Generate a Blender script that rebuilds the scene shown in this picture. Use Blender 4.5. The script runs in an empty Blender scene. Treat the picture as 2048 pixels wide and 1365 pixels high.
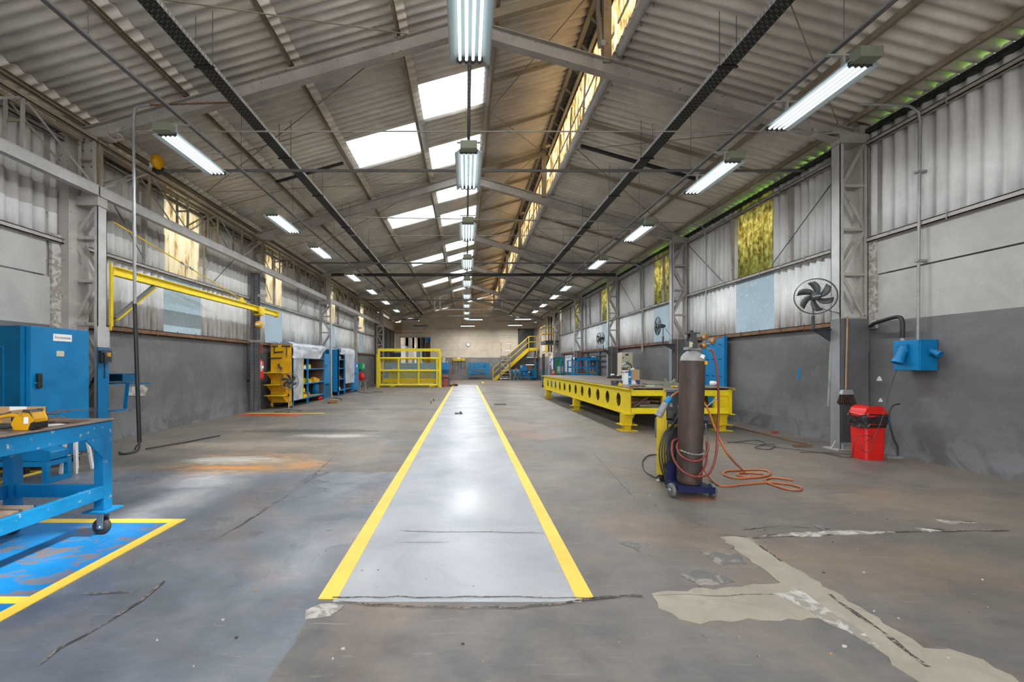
import bpy, math, random
from mathutils import Vector, Matrix, Euler
random.seed(7)
R = math.radians
SC = bpy.context.scene
COL = SC.collection
# ---------------------------------------------------------------- camera, world, sun, exposure
F, VX, VY, H = 880.0, 932.0, 729.0, 1.32
cam_d = bpy.data.cameras.new('camera'); cam = bpy.data.objects.new('camera', cam_d); COL.objects.link(cam)
cam.location = (0, 0, H); cam.rotation_euler = (R(90), 0, 0)
cam_d.sensor_width = 36; cam_d.lens = 36*F/2048
cam_d.shift_x = (1024-VX)/2048; cam_d.shift_y = (VY-682.5)/2048
cam_d.clip_start = .05; cam_d.clip_end = 300
SC.camera = cam
SC.view_settings.view_transform = 'Standard'; SC.view_settings.look = 'None'
SC.view_settings.gamma = 1; SC.view_settings.use_curve_mapping = False
SC.view_settings.exposure = 0.12
SC.cycles.use_denoising = True
SC.cycles.max_bounces = 9; SC.cycles.diffuse_bounces = 5; SC.cycles.glossy_bounces = 3
SC.cycles.transmission_bounces = 5; SC.cycles.transparent_max_bounces = 8
SC.cycles.sample_clamp_indirect = 6.0
SC.cycles.caustics_reflective = False; SC.cycles.caustics_refractive = False
w = bpy.data.worlds.new('world'); SC.world = w; w.use_nodes = True
bg = w.node_tree.nodes['Background']; bg.inputs[0].default_value = (.93, .96, 1, 1); bg.inputs[1].default_value = 7.5
sd = bpy.data.lights.new('sun', 'SUN'); sd.energy = 9; sd.angle = R(3); sd.color = (1, .93, .8)
sun = bpy.data.objects.new('sun', sd); COL.objects.link(sun)
sun.rotation_euler = Vector((-.62, .12, -.78)).to_track_quat('-Z', 'Y').to_euler()
TUBE_E, LAMP_W = 1.3, 53.0

# ---------------------------------------------------------------- helpers
def G(px, py, z=0):                       # pixel of the photograph -> point on a horizontal level
    Y = F*(H-z)/(py-VY); return Vector(((px-VX)*Y/F, Y, z))
def P(px, py, Y):                         # pixel at a depth
    return Vector(((px-VX)*Y/F, Y, H+(VY-py)*Y/F))
class MB:
    def __init__(s): s.v = []; s.f = []; s.sm = []; s.mi = []; s.cur = 0
    def _add(s, vs, fs, smooth=False):
        n = len(s.v); s.v += [tuple(v) for v in vs]
        for f in fs: s.f.append(tuple(i+n for i in f)); s.sm.append(smooth); s.mi.append(s.cur)
        return s
    def box(s, a, b):
        x0, y0, z0 = (min(a[i], b[i]) for i in range(3)); x1, y1, z1 = (max(a[i], b[i]) for i in range(3))
        vs = [(x0,y0,z0),(x1,y0,z0),(x1,y1,z0),(x0,y1,z0),(x0,y0,z1),(x1,y0,z1),(x1,y1,z1),(x0,y1,z1)]
        return s._add(vs, [(0,3,2,1),(4,5,6,7),(0,1,5,4),(1,2,6,5),(2,3,7,6),(3,0,4,7)])
    def cbox(s, c, d): return s.box([c[i]-d[i]/2 for i in range(3)], [c[i]+d[i]/2 for i in range(3)])
    def bar(s, p, q, w, h=None, up=(0,0,1)):   # square bar from p to q
        h = h or w; p = Vector(p); q = Vector(q); d = (q-p).normalized(); u = Vector(up)
        if abs(d.dot(u)) > .98: u = Vector((0,1,0))
        a = d.cross(u).normalized(); b = a.cross(d).normalized()
        vs = []
        for e in (p, q):
            for sx, sy in ((-1,-1),(1,-1),(1,1),(-1,1)): vs.append(e+a*sx*w/2+b*sy*h/2)
        return s._add(vs, [(0,3,2,1),(4,5,6,7),(0,1,5,4),(1,2,6,5),(2,3,7,6),(3,0,4,7)])
    def cyl(s, p, q, r, r2=None, n=12, caps=True):
        r2 = r if r2 is None else r2; p = Vector(p); q = Vector(q); d = (q-p).normalized()
        u = Vector((0,0,1)) if abs(d.z) < .9 else Vector((0,1,0)); a = d.cross(u).normalized(); b = a.cross(d)
        vs = [e+(a*math.cos(t)+b*math.sin(t))*rr for e, rr in ((p,r),(q,r2)) for t in [2*math.pi*i/n for i in range(n)]]
        s._add(vs, [(i,(i+1)%n,n+(i+1)%n,n+i) for i in range(n)], True)
        if caps: s._add(vs[:n], [tuple(range(n))][::-1]); s._add(vs[n:], [tuple(reversed(range(n)))])
        return s
    def tube(s, pts, r, n=6, closed=False):
        pts = [Vector(p) for p in pts]; m = len(pts); vs = []; fs = []; a = None
        for i, p in enumerate(pts):
            d = (pts[(i+1)%m]-pts[i-1]) if closed else (pts[min(i+1,m-1)]-pts[max(i-1,0)])
            d.normalize()
            if a is None: a = d.cross(Vector((0,0,1)) if abs(d.z)<.9 else Vector((0,1,0)))
            a = (a-d*a.dot(d)).normalized(); b = d.cross(a)
            vs += [p+(a*math.cos(t)+b*math.sin(t))*r for t in [2*math.pi*k/n for k in range(n)]]
        for i in range(m if closed else m-1):
            j = (i+1)%m
            fs += [(i*n+k, i*n+(k+1)%n, j*n+(k+1)%n, j*n+k) for k in range(n)]
        s._add(vs, fs, True)
        if not closed: s._add(vs[:n], [tuple(range(n))]); s._add(vs[-n:], [tuple(range(n))])
        return s
    def lathe(s, prof, c=(0,0,0), n=20, axis='z', smooth=True):
        vs = []; m = len(prof)
        for r, z in prof:
            for k in range(n):
                t = 2*math.pi*k/n; x, y = r*math.cos(t), r*math.sin(t)
                v = {'z': (x,y,z), 'y': (x,z,y), 'x': (z,x,y)}[axis]
                vs.append((v[0]+c[0], v[1]+c[1], v[2]+c[2]))
        return s._add(vs, [(i*n+k, i*n+(k+1)%n, (i+1)*n+(k+1)%n, (i+1)*n+k) for i in range(m-1) for k in range(n)], smooth)
    def prism(s, poly, axis, a, b):       # 2-D polygon extruded along an axis
        n = len(poly); mk = {'x': lambda p, t: (t,p[0],p[1]), 'y': lambda p, t: (p[0],t,p[1]), 'z': lambda p, t: (p[0],p[1],t)}[axis]
        vs = [mk(p,a) for p in poly]+[mk(p,b) for p in poly]
        return s._add(vs, [tuple(range(n)), tuple(range(2*n-1,n-1,-1))]+[(i,(i+1)%n,n+(i+1)%n,n+i) for i in range(n)])
    def strip(s, pts, w, z=None):         # flat ribbon on the floor
        pts = [Vector(p) for p in pts]; vs = []
        for i, p in enumerate(pts):
            d = pts[min(i+1,len(pts)-1)]-pts[max(i-1,0)]; nrm = Vector((-d.y,d.x,0)).normalized()
            ww = (w[i] if isinstance(w, (list,tuple)) else w)/2
            vs += [p+nrm*ww, p-nrm*ww]
        return s._add(vs, [(2*i,2*i+1,2*i+3,2*i+2) for i in range(len(pts)-1)])
    def rot(s, m, o=(0,0,0), start=0):
        o = Vector(o)
        for i in range(start, len(s.v)): s.v[i] = tuple(m@(Vector(s.v[i])-o)+o)
        return s
    def move(s, d, start=0):
        for i in range(start, len(s.v)): s.v[i] = tuple(s.v[i][k]+d[k] for k in range(3))
        return s
    def build(s, name, mat, parent=None, local=False, bevel=0, solid=0, **props):
        me = bpy.data.meshes.new(name)
        L = Vector((0,0,0))
        if parent is not None and not local:
            q = parent
            while q: L += q.location; q = q.parent
        elif parent is None and not local and s.v:     # top-level: origin at its base
            c = len(s.v); L = Vector((sum(v[0] for v in s.v)/c, sum(v[1] for v in s.v)/c, min(v[2] for v in s.v)))
        me.from_pydata([tuple(Vector(v)-L) for v in s.v], [], s.f)
        mats = mat if isinstance(mat, (list,tuple)) else [mat]
        for m in mats: me.materials.append(M[m] if isinstance(m, str) else m)
        me.polygons.foreach_set('use_smooth', s.sm); me.polygons.foreach_set('material_index', s.mi)
        me.validate(); me.update()
        o = bpy.data.objects.new(name, me); COL.objects.link(o)
        if parent is not None: o.parent = parent
        elif not local: o.location = L
        if solid: md = o.modifiers.new('s','SOLIDIFY'); md.thickness = solid; md.offset = 0
        if bevel:
            md = o.modifiers.new('b','BEVEL'); md.width = bevel; md.segments = 2; md.limit_method = 'ANGLE'
        for k, v in props.items(): o[k] = v
        return o
def thing(name, label, cat, loc=(0,0,0), rz=0, group=None):
    o = bpy.data.objects.new(name, None); COL.objects.link(o); o.empty_display_size = .1
    o.location = loc; o.rotation_euler = (0,0,rz); o['label'] = label; o['category'] = cat
    if group: o['group'] = group
    return o
def tag(o, label, cat, group=None):
    o['label'] = label; o['category'] = cat
    if group: o['group'] = group
    return o
def struct(o): o['kind'] = 'structure'; return o
def sroot(name, loc=(0,0,0)):
    o = bpy.data.objects.new(name, None); COL.objects.link(o); o.location = loc; o['kind'] = 'structure'; return o
KIDS = {}
def dup(root, loc, rz=None, label=None):
    def cp(o, par):
        c = o.copy(); COL.objects.link(c)
        if par: c.parent = par
        for ch in list(o.children): cp(ch, c)
        return c
    r = cp(root, None); r.location = loc
    if rz is not None: r.rotation_euler = (0,0,rz)
    if label: r['label'] = label
    return r

# ---------------------------------------------------------------- materials
M = {}
def nodes(name):
    m = bpy.data.materials.new(name); m.use_nodes = True; nt = m.node_tree
    b = nt.nodes['Principled BSDF']; M[name] = m; return m, nt, b
def N(nt, t, **kw):
    n = nt.nodes.new(t)
    for k, v in kw.items():
        if k.startswith('i_'):
            key = k[2:]; key = int(key) if key.isdigit() else key.replace('_',' ')
            n.inputs[key].default_value = v
        else: setattr(n, k, v)
    return n
def ramp(nt, src, stops, link=True):
    r = nt.nodes.new('ShaderNodeValToRGB'); e = r.color_ramp.elements
    while len(e) < len(stops): e.new(.5)
    for i, (p, c) in enumerate(stops):
        e[i].position = p; e[i].color = (c, c, c, 1) if isinstance(c, (int,float)) else (*c, 1)
    nt.links.new(src, r.inputs[0]); return r.outputs[0]
def mix(nt, fac, a, b, mode='MIX'):
    n = nt.nodes.new('ShaderNodeMix'); n.data_type = 'RGBA'; n.blend_type = mode
    for s, v in ((0, fac), (6, a), (7, b)):
        if isinstance(v, (int,float)): n.inputs[s].default_value = v if s == 0 else (v,v,v,1)
        elif isinstance(v, tuple): n.inputs[s].default_value = (*v, 1) if len(v) == 3 else v
        else: nt.links.new(v, n.inputs[s])
    return n.outputs[2]
def math_(nt, op, a, b=None, c=None, clamp=False):
    n = nt.nodes.new('ShaderNodeMath'); n.operation = op; n.use_clamp = clamp
    for i, v in enumerate((a, b, c)):
        if v is None: continue
        if isinstance(v, (int,float)): n.inputs[i].default_value = v
        else: nt.links.new(v, n.inputs[i])
    return n.outputs[0]
def coord(nt, scale=(1,1,1), world=True, off=(0,0,0)):
    if world: src = nt.nodes.new('ShaderNodeNewGeometry').outputs['Position']
    else: src = nt.nodes.new('ShaderNodeTexCoord').outputs['Object']
    mp = nt.nodes.new('ShaderNodeMapping'); mp.inputs['Scale'].default_value = scale; mp.inputs['Location'].default_value = off
    nt.links.new(src, mp.inputs[0]); return mp.outputs[0]
def noise(nt, co, scale, detail=4, rough=.6, dist=0):
    n = N(nt, 'ShaderNodeTexNoise', i_Scale=scale, i_Detail=detail, i_Roughness=rough, i_Distortion=dist)
    nt.links.new(co, n.inputs['Vector']); return n.outputs['Fac']
def bump(nt, b, h, strength=.3, dist=.01):
    n = N(nt, 'ShaderNodeBump', i_Strength=strength, i_Distance=dist)
    nt.links.new(h, n.inputs['Height']); nt.links.new(n.outputs[0], b.inputs['Normal'])
def paint(name, col, rough=.5, metal=0, var=.25, wear=0, wcol=(.25,.2,.16), ns=3, bmp=.08, spec=.5):
    m, nt, b = nodes(name)
    co = coord(nt); n1 = noise(nt, co, ns, 5, .65)
    dark = tuple(c*(1-var) for c in col); lite = tuple(min(1, c*(1+var*.5)) for c in col)
    c = ramp(nt, n1, [(.3, dark), (.7, lite)])
    if wear:
        n2 = noise(nt, co, ns*5, 8, .7); f = ramp(nt, n2, [(.62-wear*.2, 0), (.66-wear*.2, 1)])
        c = mix(nt, f, c, wcol)
    nt.links.new(c, b.inputs['Base Color'])
    b.inputs['Roughness'].default_value = rough; b.inputs['Metallic'].default_value = metal
    b.inputs['Specular IOR Level'].default_value = spec
    nr = ramp(nt, noise(nt, co, ns*2, 3), [(.3, max(.05, rough-.12)), (.75, min(1, rough+.15))])
    nt.links.new(nr, b.inputs['Roughness'])
    if bmp: bump(nt, b, noise(nt, co, 40, 4), bmp, .004)
    return m
def plain(name, col, rough=.5, metal=0): return paint(name, col, rough, metal, var=.12, bmp=0)
# ---- basic paints
plain('black', (.012,.012,.013), .5); plain('rubber', (.02,.02,.021), .7); plain('white', (.75,.75,.74), .5)
paint('steel', (.37,.34,.31), .55, .0, .25, .02, (.12,.09,.07), 2.5)
paint('steel_light', (.43,.42,.41), .5, .0, .22, .0, (.2,.17,.14), 4)
paint('purlin_steel', (.27,.222,.16), .55, .0, .35, .05, (.16,.10,.05), 2)
paint('galv', (.30,.305,.30), .5, .25, .3, .05, (.2,.2,.2), 6)
paint('chrome', (.6,.6,.6), .25, 1)
paint('tray', (.035,.036,.036), .6, .2, .3, spec=.2)
paint('tray_side', (.6,.6,.6), .5, .2, .2)
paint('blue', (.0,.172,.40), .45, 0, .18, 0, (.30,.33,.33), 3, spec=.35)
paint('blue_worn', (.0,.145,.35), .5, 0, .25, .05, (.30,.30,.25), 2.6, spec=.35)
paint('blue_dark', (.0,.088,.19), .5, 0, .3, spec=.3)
paint('navy', (.006,.010,.05), .5, 0, .3, spec=.3)
paint('yellow', (.66,.47,.008), .5, 0, .2, .04, (.20,.16,.06), 4, spec=.3)
paint('lemon', (.74,.57,.010), .5, 0, .12, .03, (.25,.2,.05), 4, spec=.3)
paint('orange_yellow', (.66,.34,.006), .5, 0, .2, .03, (.15,.12,.06), 4, spec=.3)
paint('red', (.62,.012,.008), .38, 0, .15)
paint('dull_red', (.38,.07,.035), .45, 0, .25)
paint('rust', (.17,.085,.045), .75, .1, .45, .3, (.30,.14,.06), 6)
paint('rust_plate', (.20,.155,.125), .5, .3, .35, .3, (.30,.19,.12), 3)
paint('dark_gray', (.115,.115,.12), .5, 0, .22)
paint('mid_gray', (.22,.225,.235), .5, 0, .2)
paint('charcoal', (.035,.04,.045), .5, 0, .2)
paint('beige', (.50,.46,.33), .5, 0, .15)
paint('wood', (.36,.22,.11), .6, 0, .35, .1, (.2,.12,.06), 5)
paint('cardboard', (.42,.27,.14), .8, 0, .15)
paint('green', (.01,.22,.05), .45, 0, .3)
paint('green_bright', (.01,.42,.12), .4, 0, .1)
paint('olive', (.22,.24,.17), .5, .2, .2)
paint('hose_red', (.20,.035,.025), .5, 0, .25)
paint('hose_orange', (.42,.13,.045), .5, 0, .2)
paint('cable', (.03,.03,.033), .5)
paint('zinc', (.45,.46,.44), .35, .8, .3)
paint('brass', (.35,.19,.07), .5, .6, .3)
paint('bristle', (.045,.022,.015), .9)
paint('fan_gray', (.06,.062,.062), .45)
paint('sky_blue_panel', (.36,.47,.54), .55, 0, .14, .2, (.5,.55,.56), 2)
def plastic_film():
    m, nt, b = nodes('film'); b.inputs['Base Color'].default_value = (.75,.79,.85,1); b.inputs['Roughness'].default_value = .3
    tr = N(nt, 'ShaderNodeBsdfTransparent'); ms = N(nt, 'ShaderNodeMixShader')
    f = ramp(nt, noise(nt, coord(nt), 2.2, 2), [(.3, .38), (.7, .66)])
    nt.links.new(f, ms.inputs[0]); nt.links.new(tr.outputs[0], ms.inputs[1]); nt.links.new(b.outputs[0], ms.inputs[2])
    nt.links.new(ms.outputs[0], nt.nodes['Material Output'].inputs[0]); bump(nt, b, noise(nt, coord(nt), 5, 2), .25, .03)
plastic_film()
def brown_steel():
    m, nt, b = nodes('cylinder_brown'); co = coord(nt)
    c = ramp(nt, noise(nt, coord(nt,(3,3,.7)), 2.2, 7, .7, .5), [(.32,(.018,.013,.012)),(.5,(.042,.027,.022)),(.66,(.085,.045,.030))])
    c = mix(nt, ramp(nt, noise(nt, coord(nt,(9,9,1.5)), 4, 6, .7), [(.58,0),(.70,.55)]), c, (.20,.09,.04))
    nt.links.new(c, b.inputs['Base Color']); nt.links.new(ramp(nt, noise(nt, co, 5, 4), [(.3,.52),(.7,.72)]), b.inputs['Roughness']); bump(nt, b, noise(nt, co, 25, 4), .12, .004)
brown_steel()
def bag():
    m, nt, b = nodes('bin_bag'); b.inputs['Base Color'].default_value = (.02,.014,.016,1); b.inputs['Roughness'].default_value = .22
    bump(nt, b, noise(nt, coord(nt), 14, 4), .6, .04)
bag()
def tube_mat():
    m, nt, b = nodes('tube'); b.inputs['Base Color'].default_value = (.9,.9,.9,1)
    b.inputs['Emission Color'].default_value = (.90,.97,1,1); b.inputs['Emission Strength'].default_value = TUBE_E
    m.cycles.emission_sampling = 'NONE'
tube_mat()
paint('reflector', (.42,.50,.52), .35, .0, .05)
def lit_window():
    m, nt, b = nodes('lit_window'); b.inputs['Base Color'].default_value = (.8,.85,.9,1)
    b.inputs['Emission Color'].default_value = (.86,.93,1,1); b.inputs['Emission Strength'].default_value = 1.5
    m.cycles.emission_sampling = 'NONE'
lit_window()
# ---- fibre cement sheets
def fibre(name, base, dirt, algae=0, warm=(1,1,1), zband=None):
    m, nt, b = nodes(name); co = coord(nt)
    oi = nt.nodes.new('ShaderNodeObjectInfo')
    rnd = ramp(nt, oi.outputs['Random'], [(0, .90), (1, 1.08)])
    n1 = ramp(nt, noise(nt, co, .9, 6, .65, .6), [(.32, dirt), (.62, base)])
    st = ramp(nt, noise(nt, coord(nt, (1.2,9,1.2) if 'roof' in name else (9,9,.9)), 1.6, 5, .7), [(.25, .80), (.6, 1.0)])
    c = mix(nt, 1, n1, st, 'MULTIPLY'); c = mix(nt, 1, c, rnd, 'MULTIPLY')
    sp = ramp(nt, noise(nt, co, 26, 6, .75), [(.70, 0), (.76, .8)])
    c = mix(nt, sp, c, tuple(x*.35 for x in dirt))
    if algae:
        pz = nt.nodes.new('ShaderNodeSeparateXYZ'); g = nt.nodes.new('ShaderNodeNewGeometry'); nt.links.new(g.outputs['Position'], pz.inputs[0])
        f = math_(nt, 'MULTIPLY', ramp(nt, noise(nt, coord(nt, (7,7,.8)), 1.4, 6, .7), [(.48,0),(.68,1)]),
                  ramp(nt, math_(nt, 'MULTIPLY_ADD', pz.outputs[2], .5, -.9), [(0,1),(.35,.25),(.7,0)]))
        c = mix(nt, f, c, (.17,.15,.06))
        if zband:                         # painted shade band at the lap, where doubled sheets pass less light
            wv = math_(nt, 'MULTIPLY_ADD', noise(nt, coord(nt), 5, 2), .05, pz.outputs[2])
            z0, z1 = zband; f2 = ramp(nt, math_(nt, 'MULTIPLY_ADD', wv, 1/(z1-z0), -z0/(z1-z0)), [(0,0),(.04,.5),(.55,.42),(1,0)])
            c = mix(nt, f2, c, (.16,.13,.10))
    nt.links.new(c, b.inputs['Base Color']); b.inputs['Roughness'].default_value = .75
    bump(nt, b, noise(nt, co, 30, 5), .15, .004)
fibre('roof_sheet', (.80,.75,.68), (.58,.54,.48))
fibre('raised_roof_sheet', (.74,.64,.53), (.54,.46,.37))
fibre('wall_sheet', (.78,.775,.77), (.60,.59,.575), 1)
fibre('wall_sheet_lap_shade', (.70,.70,.70), (.52,.505,.49), 1, zband=(3.58,3.92))
def translucent(name, stops, tr=.12, ns=3, stretch=(4,4,.8), bright=1):
    m, nt, b = nodes(name); out = nt.nodes['Material Output']
    c = ramp(nt, noise(nt, coord(nt, stretch), ns, 8, .75), stops)
    t = N(nt, 'ShaderNodeBsdfTranslucent'); d = N(nt, 'ShaderNodeBsdfDiffuse'); tp = N(nt, 'ShaderNodeBsdfTransparent')
    for s in (t, d, tp): nt.links.new(c, s.inputs['Color'])
    m1 = N(nt, 'ShaderNodeMixShader'); m1.inputs[0].default_value = .25
    nt.links.new(t.outputs[0], m1.inputs[1]); nt.links.new(d.outputs[0], m1.inputs[2])
    m2 = N(nt, 'ShaderNodeMixShader'); m2.inputs[0].default_value = tr
    nt.links.new(m1.outputs[0], m2.inputs[1]); nt.links.new(tp.outputs[0], m2.inputs[2]); nt.links.new(m2.outputs[0], out.inputs[0])
translucent('skylight', [(.3,(.86,.90,.94)),(.7,(.96,.97,.98))], .05, 2, (1,1,1))
translucent('mossy_yellow', [(.32,(.12,.09,.045)),(.44,(.29,.24,.11)),(.54,(.46,.41,.20)),(.68,(.62,.60,.40))], .01, 7, (1.6,1.6,.8))
translucent('cream_glow', [(.34,(.26,.16,.06)),(.41,(.48,.38,.21)),(.48,(.66,.61,.48)),(.7,(.72,.69,.60))], .02, 3, (3,3,.4))
translucent('clerestory_glow', [(.34,(.08,.04,.015)),(.43,(.32,.20,.08)),(.50,(.62,.52,.34)),(.62,(.80,.77,.68))], .02, 1.6, (1,7,.7))
# ---- masonry
def masonry(name, low, high, zsplit, wear=(.19,.195,.205)):
    m, nt, b = nodes(name); co = coord(nt)
    g = nt.nodes.new('ShaderNodeNewGeometry'); s = nt.nodes.new('ShaderNodeSeparateXYZ'); nt.links.new(g.outputs['Position'], s.inputs[0])
    lo = ramp(nt, noise(nt, co, .8, 6, .6, .8), [(.3, tuple(c*.80 for c in low)), (.52, low), (.74, tuple(c*1.35 for c in low))])
    band = ramp(nt, noise(nt, coord(nt, (.35,.35,1.6)), 1.0, 4, .6), [(.35,.86),(.65,1.12)])
    lo = mix(nt, 1, lo, band, 'MULTIPLY')
    lo = mix(nt, ramp(nt, noise(nt, co, 9, 7, .7), [(.64,0),(.70,.7)]), lo, wear)
    # damp bleached foot of the wall
    foot = math_(nt, 'MULTIPLY', ramp(nt, noise(nt, co, 1.6, 7, .65, 1), [(.45,0),(.53,.85)]), ramp(nt, math_(nt,'MULTIPLY',s.outputs[2],1.1), [(.05,1),(.8,0)]))
    lo = mix(nt, foot, lo, wear)
    hi = ramp(nt, noise(nt, co, 1.3, 6, .65, .5), [(.3, tuple(c*.78 for c in high)), (.65, high)])
    f = math_(nt, 'GREATER_THAN', s.outputs[2], zsplit)
    nt.links.new(mix(nt, f, lo, hi), b.inputs['Base Color']); b.inputs['Roughness'].default_value = .6
    bump(nt, b, noise(nt, co, 7, 7, .6), .5, .03)
masonry('masonry', (.128,.122,.118), (.40,.385,.36), 1.96)
masonry('masonry_left', (.115,.115,.118), (.42,.41,.39), 1.90)
masonry('masonry_back', (.17,.17,.175), (.60,.545,.46), 1.90)
# ---- floor
def floor_mat():
    m, nt, b = nodes('floor_concrete'); co = coord(nt)
    g = nt.nodes.new('ShaderNodeNewGeometry'); s = nt.nodes.new('ShaderNodeSeparateXYZ'); nt.links.new(g.outputs['Position'], s.inputs[0])
    X, Y = s.outputs[0], s.outputs[1]
    n_big = noise(nt, co, .45, 5, .6, 1.2); n_mid = noise(nt, co, 2.2, 6, .6, .3)
    brown = ramp(nt, n_big, [(.32,(.105,.096,.088)),(.48,(.16,.135,.112)),(.64,(.235,.185,.138))])
    grayb = ramp(nt, n_mid, [(.32,(.095,.108,.132)),(.52,(.135,.148,.175)),(.72,(.20,.20,.205))])
    grayr = ramp(nt, n_mid, [(.34,(.080,.080,.080)),(.5,(.125,.121,.117)),(.66,(.18,.157,.133))])
    near = math_(nt, 'LESS_THAN', Y, 5.38); left = math_(nt, 'LESS_THAN', math_(nt,'MULTIPLY_ADD', n_mid, .12, X), -.76)
    c = mix(nt, .35, brown, grayr)
    c = mix(nt, math_(nt,'MULTIPLY', near, left), c, grayb)
    nearr = ramp(nt, math_(nt,'MULTIPLY_ADD', math_(nt,'ADD', Y, math_(nt,'MULTIPLY', n_mid, 1.2)), .4, -.7), [(.3,1),(.7,0)])
    c = mix(nt, math_(nt,'MULTIPLY', math_(nt,'MULTIPLY', nearr, .75), math_(nt,'SUBTRACT', 1, left)), c, grayr)
    # rust blotches and oil marks
    r1 = ramp(nt, noise(nt, co, .9, 5, .55, 1), [(.50,0),(.80,.55)])
    c = mix(nt, r1, c, (.27,.165,.10))
    o1 = ramp(nt, noise(nt, coord(nt,(.5,1.2,1),off=(5,3,0)), .8, 4, .5, .6), [(.56,0),(.85,.5)])
    c = mix(nt, o1, c, (.06,.055,.05))
    for (ex, ey, rx, ry, col, st) in ((-2.9,5.95,1.2,.75,(.40,.24,.12),.75), (-3.25,6.05,.85,.30,(.50,.49,.45),.8), (-2.9,5.62,.75,.12,(.58,.25,.06),.9), (-2.1,5.75,.35,.35,(.50,.24,.08),.8), (-3.1,8.7,1.9,.32,(.045,.042,.04),.9),
                                      (-4.5,6.0,.75,.45,(.085,.08,.07),.8), (-2.6,12.9,2.4,.4,(.07,.06,.055),.6), (1.3,8.2,.7,.5,(.33,.15,.08),.4), (1.2,9.3,1.0,.8,(.26,.16,.11),.5), (-2.4,8.1,.9,.22,(.50,.46,.40),.8), (-3.6,7.2,1.5,.5,(.34,.28,.21),.7),(2.3,4.3,.25,.10,(.36,.12,.06),.8),(2.6,2.9,1.2,.5,(.22,.16,.11),.5),(4.3,4.2,1.4,.6,(.24,.18,.13),.6)):
        dx = math_(nt,'MULTIPLY_ADD', X, 1/rx, -ex/rx); dy = math_(nt,'MULTIPLY_ADD', Y, 1/ry, -ey/ry)
        d = math_(nt,'SQRT', math_(nt,'ADD', math_(nt,'MULTIPLY',dx,dx), math_(nt,'MULTIPLY',dy,dy)))
        d = math_(nt,'ADD', d, math_(nt,'MULTIPLY_ADD', noise(nt, coord(nt,(1,2.5,1)), 2.6, 6, .7, .8), 2.2, -1.1))
        c = mix(nt, ramp(nt, d, [(.35, st), (1.0, 0)]), c, col)
    sp = ramp(nt, noise(nt, co, 24, 6, .75), [(.70,0),(.74,.6)]); c = mix(nt, sp, c, (.31,.29,.26))
    c = mix(nt, 1, c, ramp(nt, noise(nt, coord(nt,(1,2.2,1)), 5, 8, .75, .4), [(.3,.86),(.7,1.14)]), 'MULTIPLY')
    sc = ramp(nt, noise(nt, coord(nt,(.7,7,1)), 5, 6, .7, .5), [(.60,0),(.72,.35)]); c = mix(nt, sc, c, (.36,.33,.30))
    dk = ramp(nt, noise(nt, co, 11, 4, .6), [(.24,.8),(.30,0)]); c = mix(nt, dk, c, (.05,.045,.04))
    nt.links.new(c, b.inputs['Base Color'])
    rr = ramp(nt, noise(nt, coord(nt,(1,1,1),off=(9,2,0)), .9, 5, .6, .6), [(.35,.42),(.65,.56)])
    rrl = ramp(nt, noise(nt, coord(nt,(1,1,1),off=(3,7,0)), 1.3, 4, .6, .5), [(.40,.26),(.60,.5)])
    rr2 = mix(nt, math_(nt,'MULTIPLY', near, left), rr, rrl)
    nt.links.new(rr2, b.inputs['Roughness'])
    hb = math_(nt,'ADD', noise(nt, co, 6, 6, .6), math_(nt,'MULTIPLY', noise(nt, coord(nt,(1,1.8,1)), 26, 3, .6), .30))
    bump(nt, b, hb, .26, .014)
    b.inputs['Specular IOR Level'].default_value = .32
    # lighter aisle coat
    m2, nt, b = nodes('aisle_paint'); co = coord(nt)
    c = ramp(nt, noise(nt, co, 1.1, 7, .62, .8), [(.3,(.25,.265,.285)),(.5,(.325,.34,.36)),(.72,(.40,.41,.425))])
    c = mix(nt, ramp(nt, noise(nt, coord(nt,(1,3,1)), 1.4, 7, .7, 1), [(.60,0),(.74,.55)]), c, (.25,.225,.20))
    c = mix(nt, ramp(nt, noise(nt, co, 16, 4, .6), [(.72,0),(.76,.7)]), c, (.12,.11,.10))
    nt.links.new(c, b.inputs['Base Color'])
    nt.links.new(ramp(nt, noise(nt, co, 1.3, 5, .6, .6), [(.35,.34),(.65,.52)]), b.inputs['Roughness'])
    bump(nt, b, math_(nt,'ADD', noise(nt, co, 5, 5, .6), math_(nt,'MULTIPLY', noise(nt, co, 45, 4), .2)), .22, .012)
floor_mat()
def worn_paint(name, col, under, lo=.60, hi=.66, ns=7, rough=.45, st=(1,1,1)):
    m, nt, b = nodes(name); co = coord(nt, st)
    c = ramp(nt, noise(nt, co, 2.5, 5, .6), [(.3, tuple(x*.82 for x in col)), (.7, col)])
    f = ramp(nt, noise(nt, co, ns, 8, .68, .8), [(lo,0),(hi,1)]); c = mix(nt, f, c, under)
    nt.links.new(c, b.inputs['Base Color']); b.inputs['Roughness'].default_value = rough; bump(nt, b, noise(nt, co, 8, 6), .25, .012)
worn_paint('line_paint', (.88,.60,.055), (.30,.24,.15), .66, .70, 18)
worn_paint('blue_floor_paint', (.002,.17,.46), (.125,.12,.14), .52, .58, 3.4, .55, (1,1.7,1))
worn_paint('cement_patch', (.345,.305,.24), (.25,.225,.18), .45, .68, 4, .8)
worn_paint('cement_pale', (.50,.48,.45), (.26,.23,.195), .46, .53, 11, .85)
worn_paint('crack', (.05,.045,.04), (.28,.22,.16), .5, .56, 30, .9)
worn_paint('bare_spot', (.29,.255,.225), (.125,.12,.115), .44, .48, 7, .8)
worn_paint('foliage', (.22,.55,.04), (.08,.24,.02), .45, .6, 2, .7)

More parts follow.
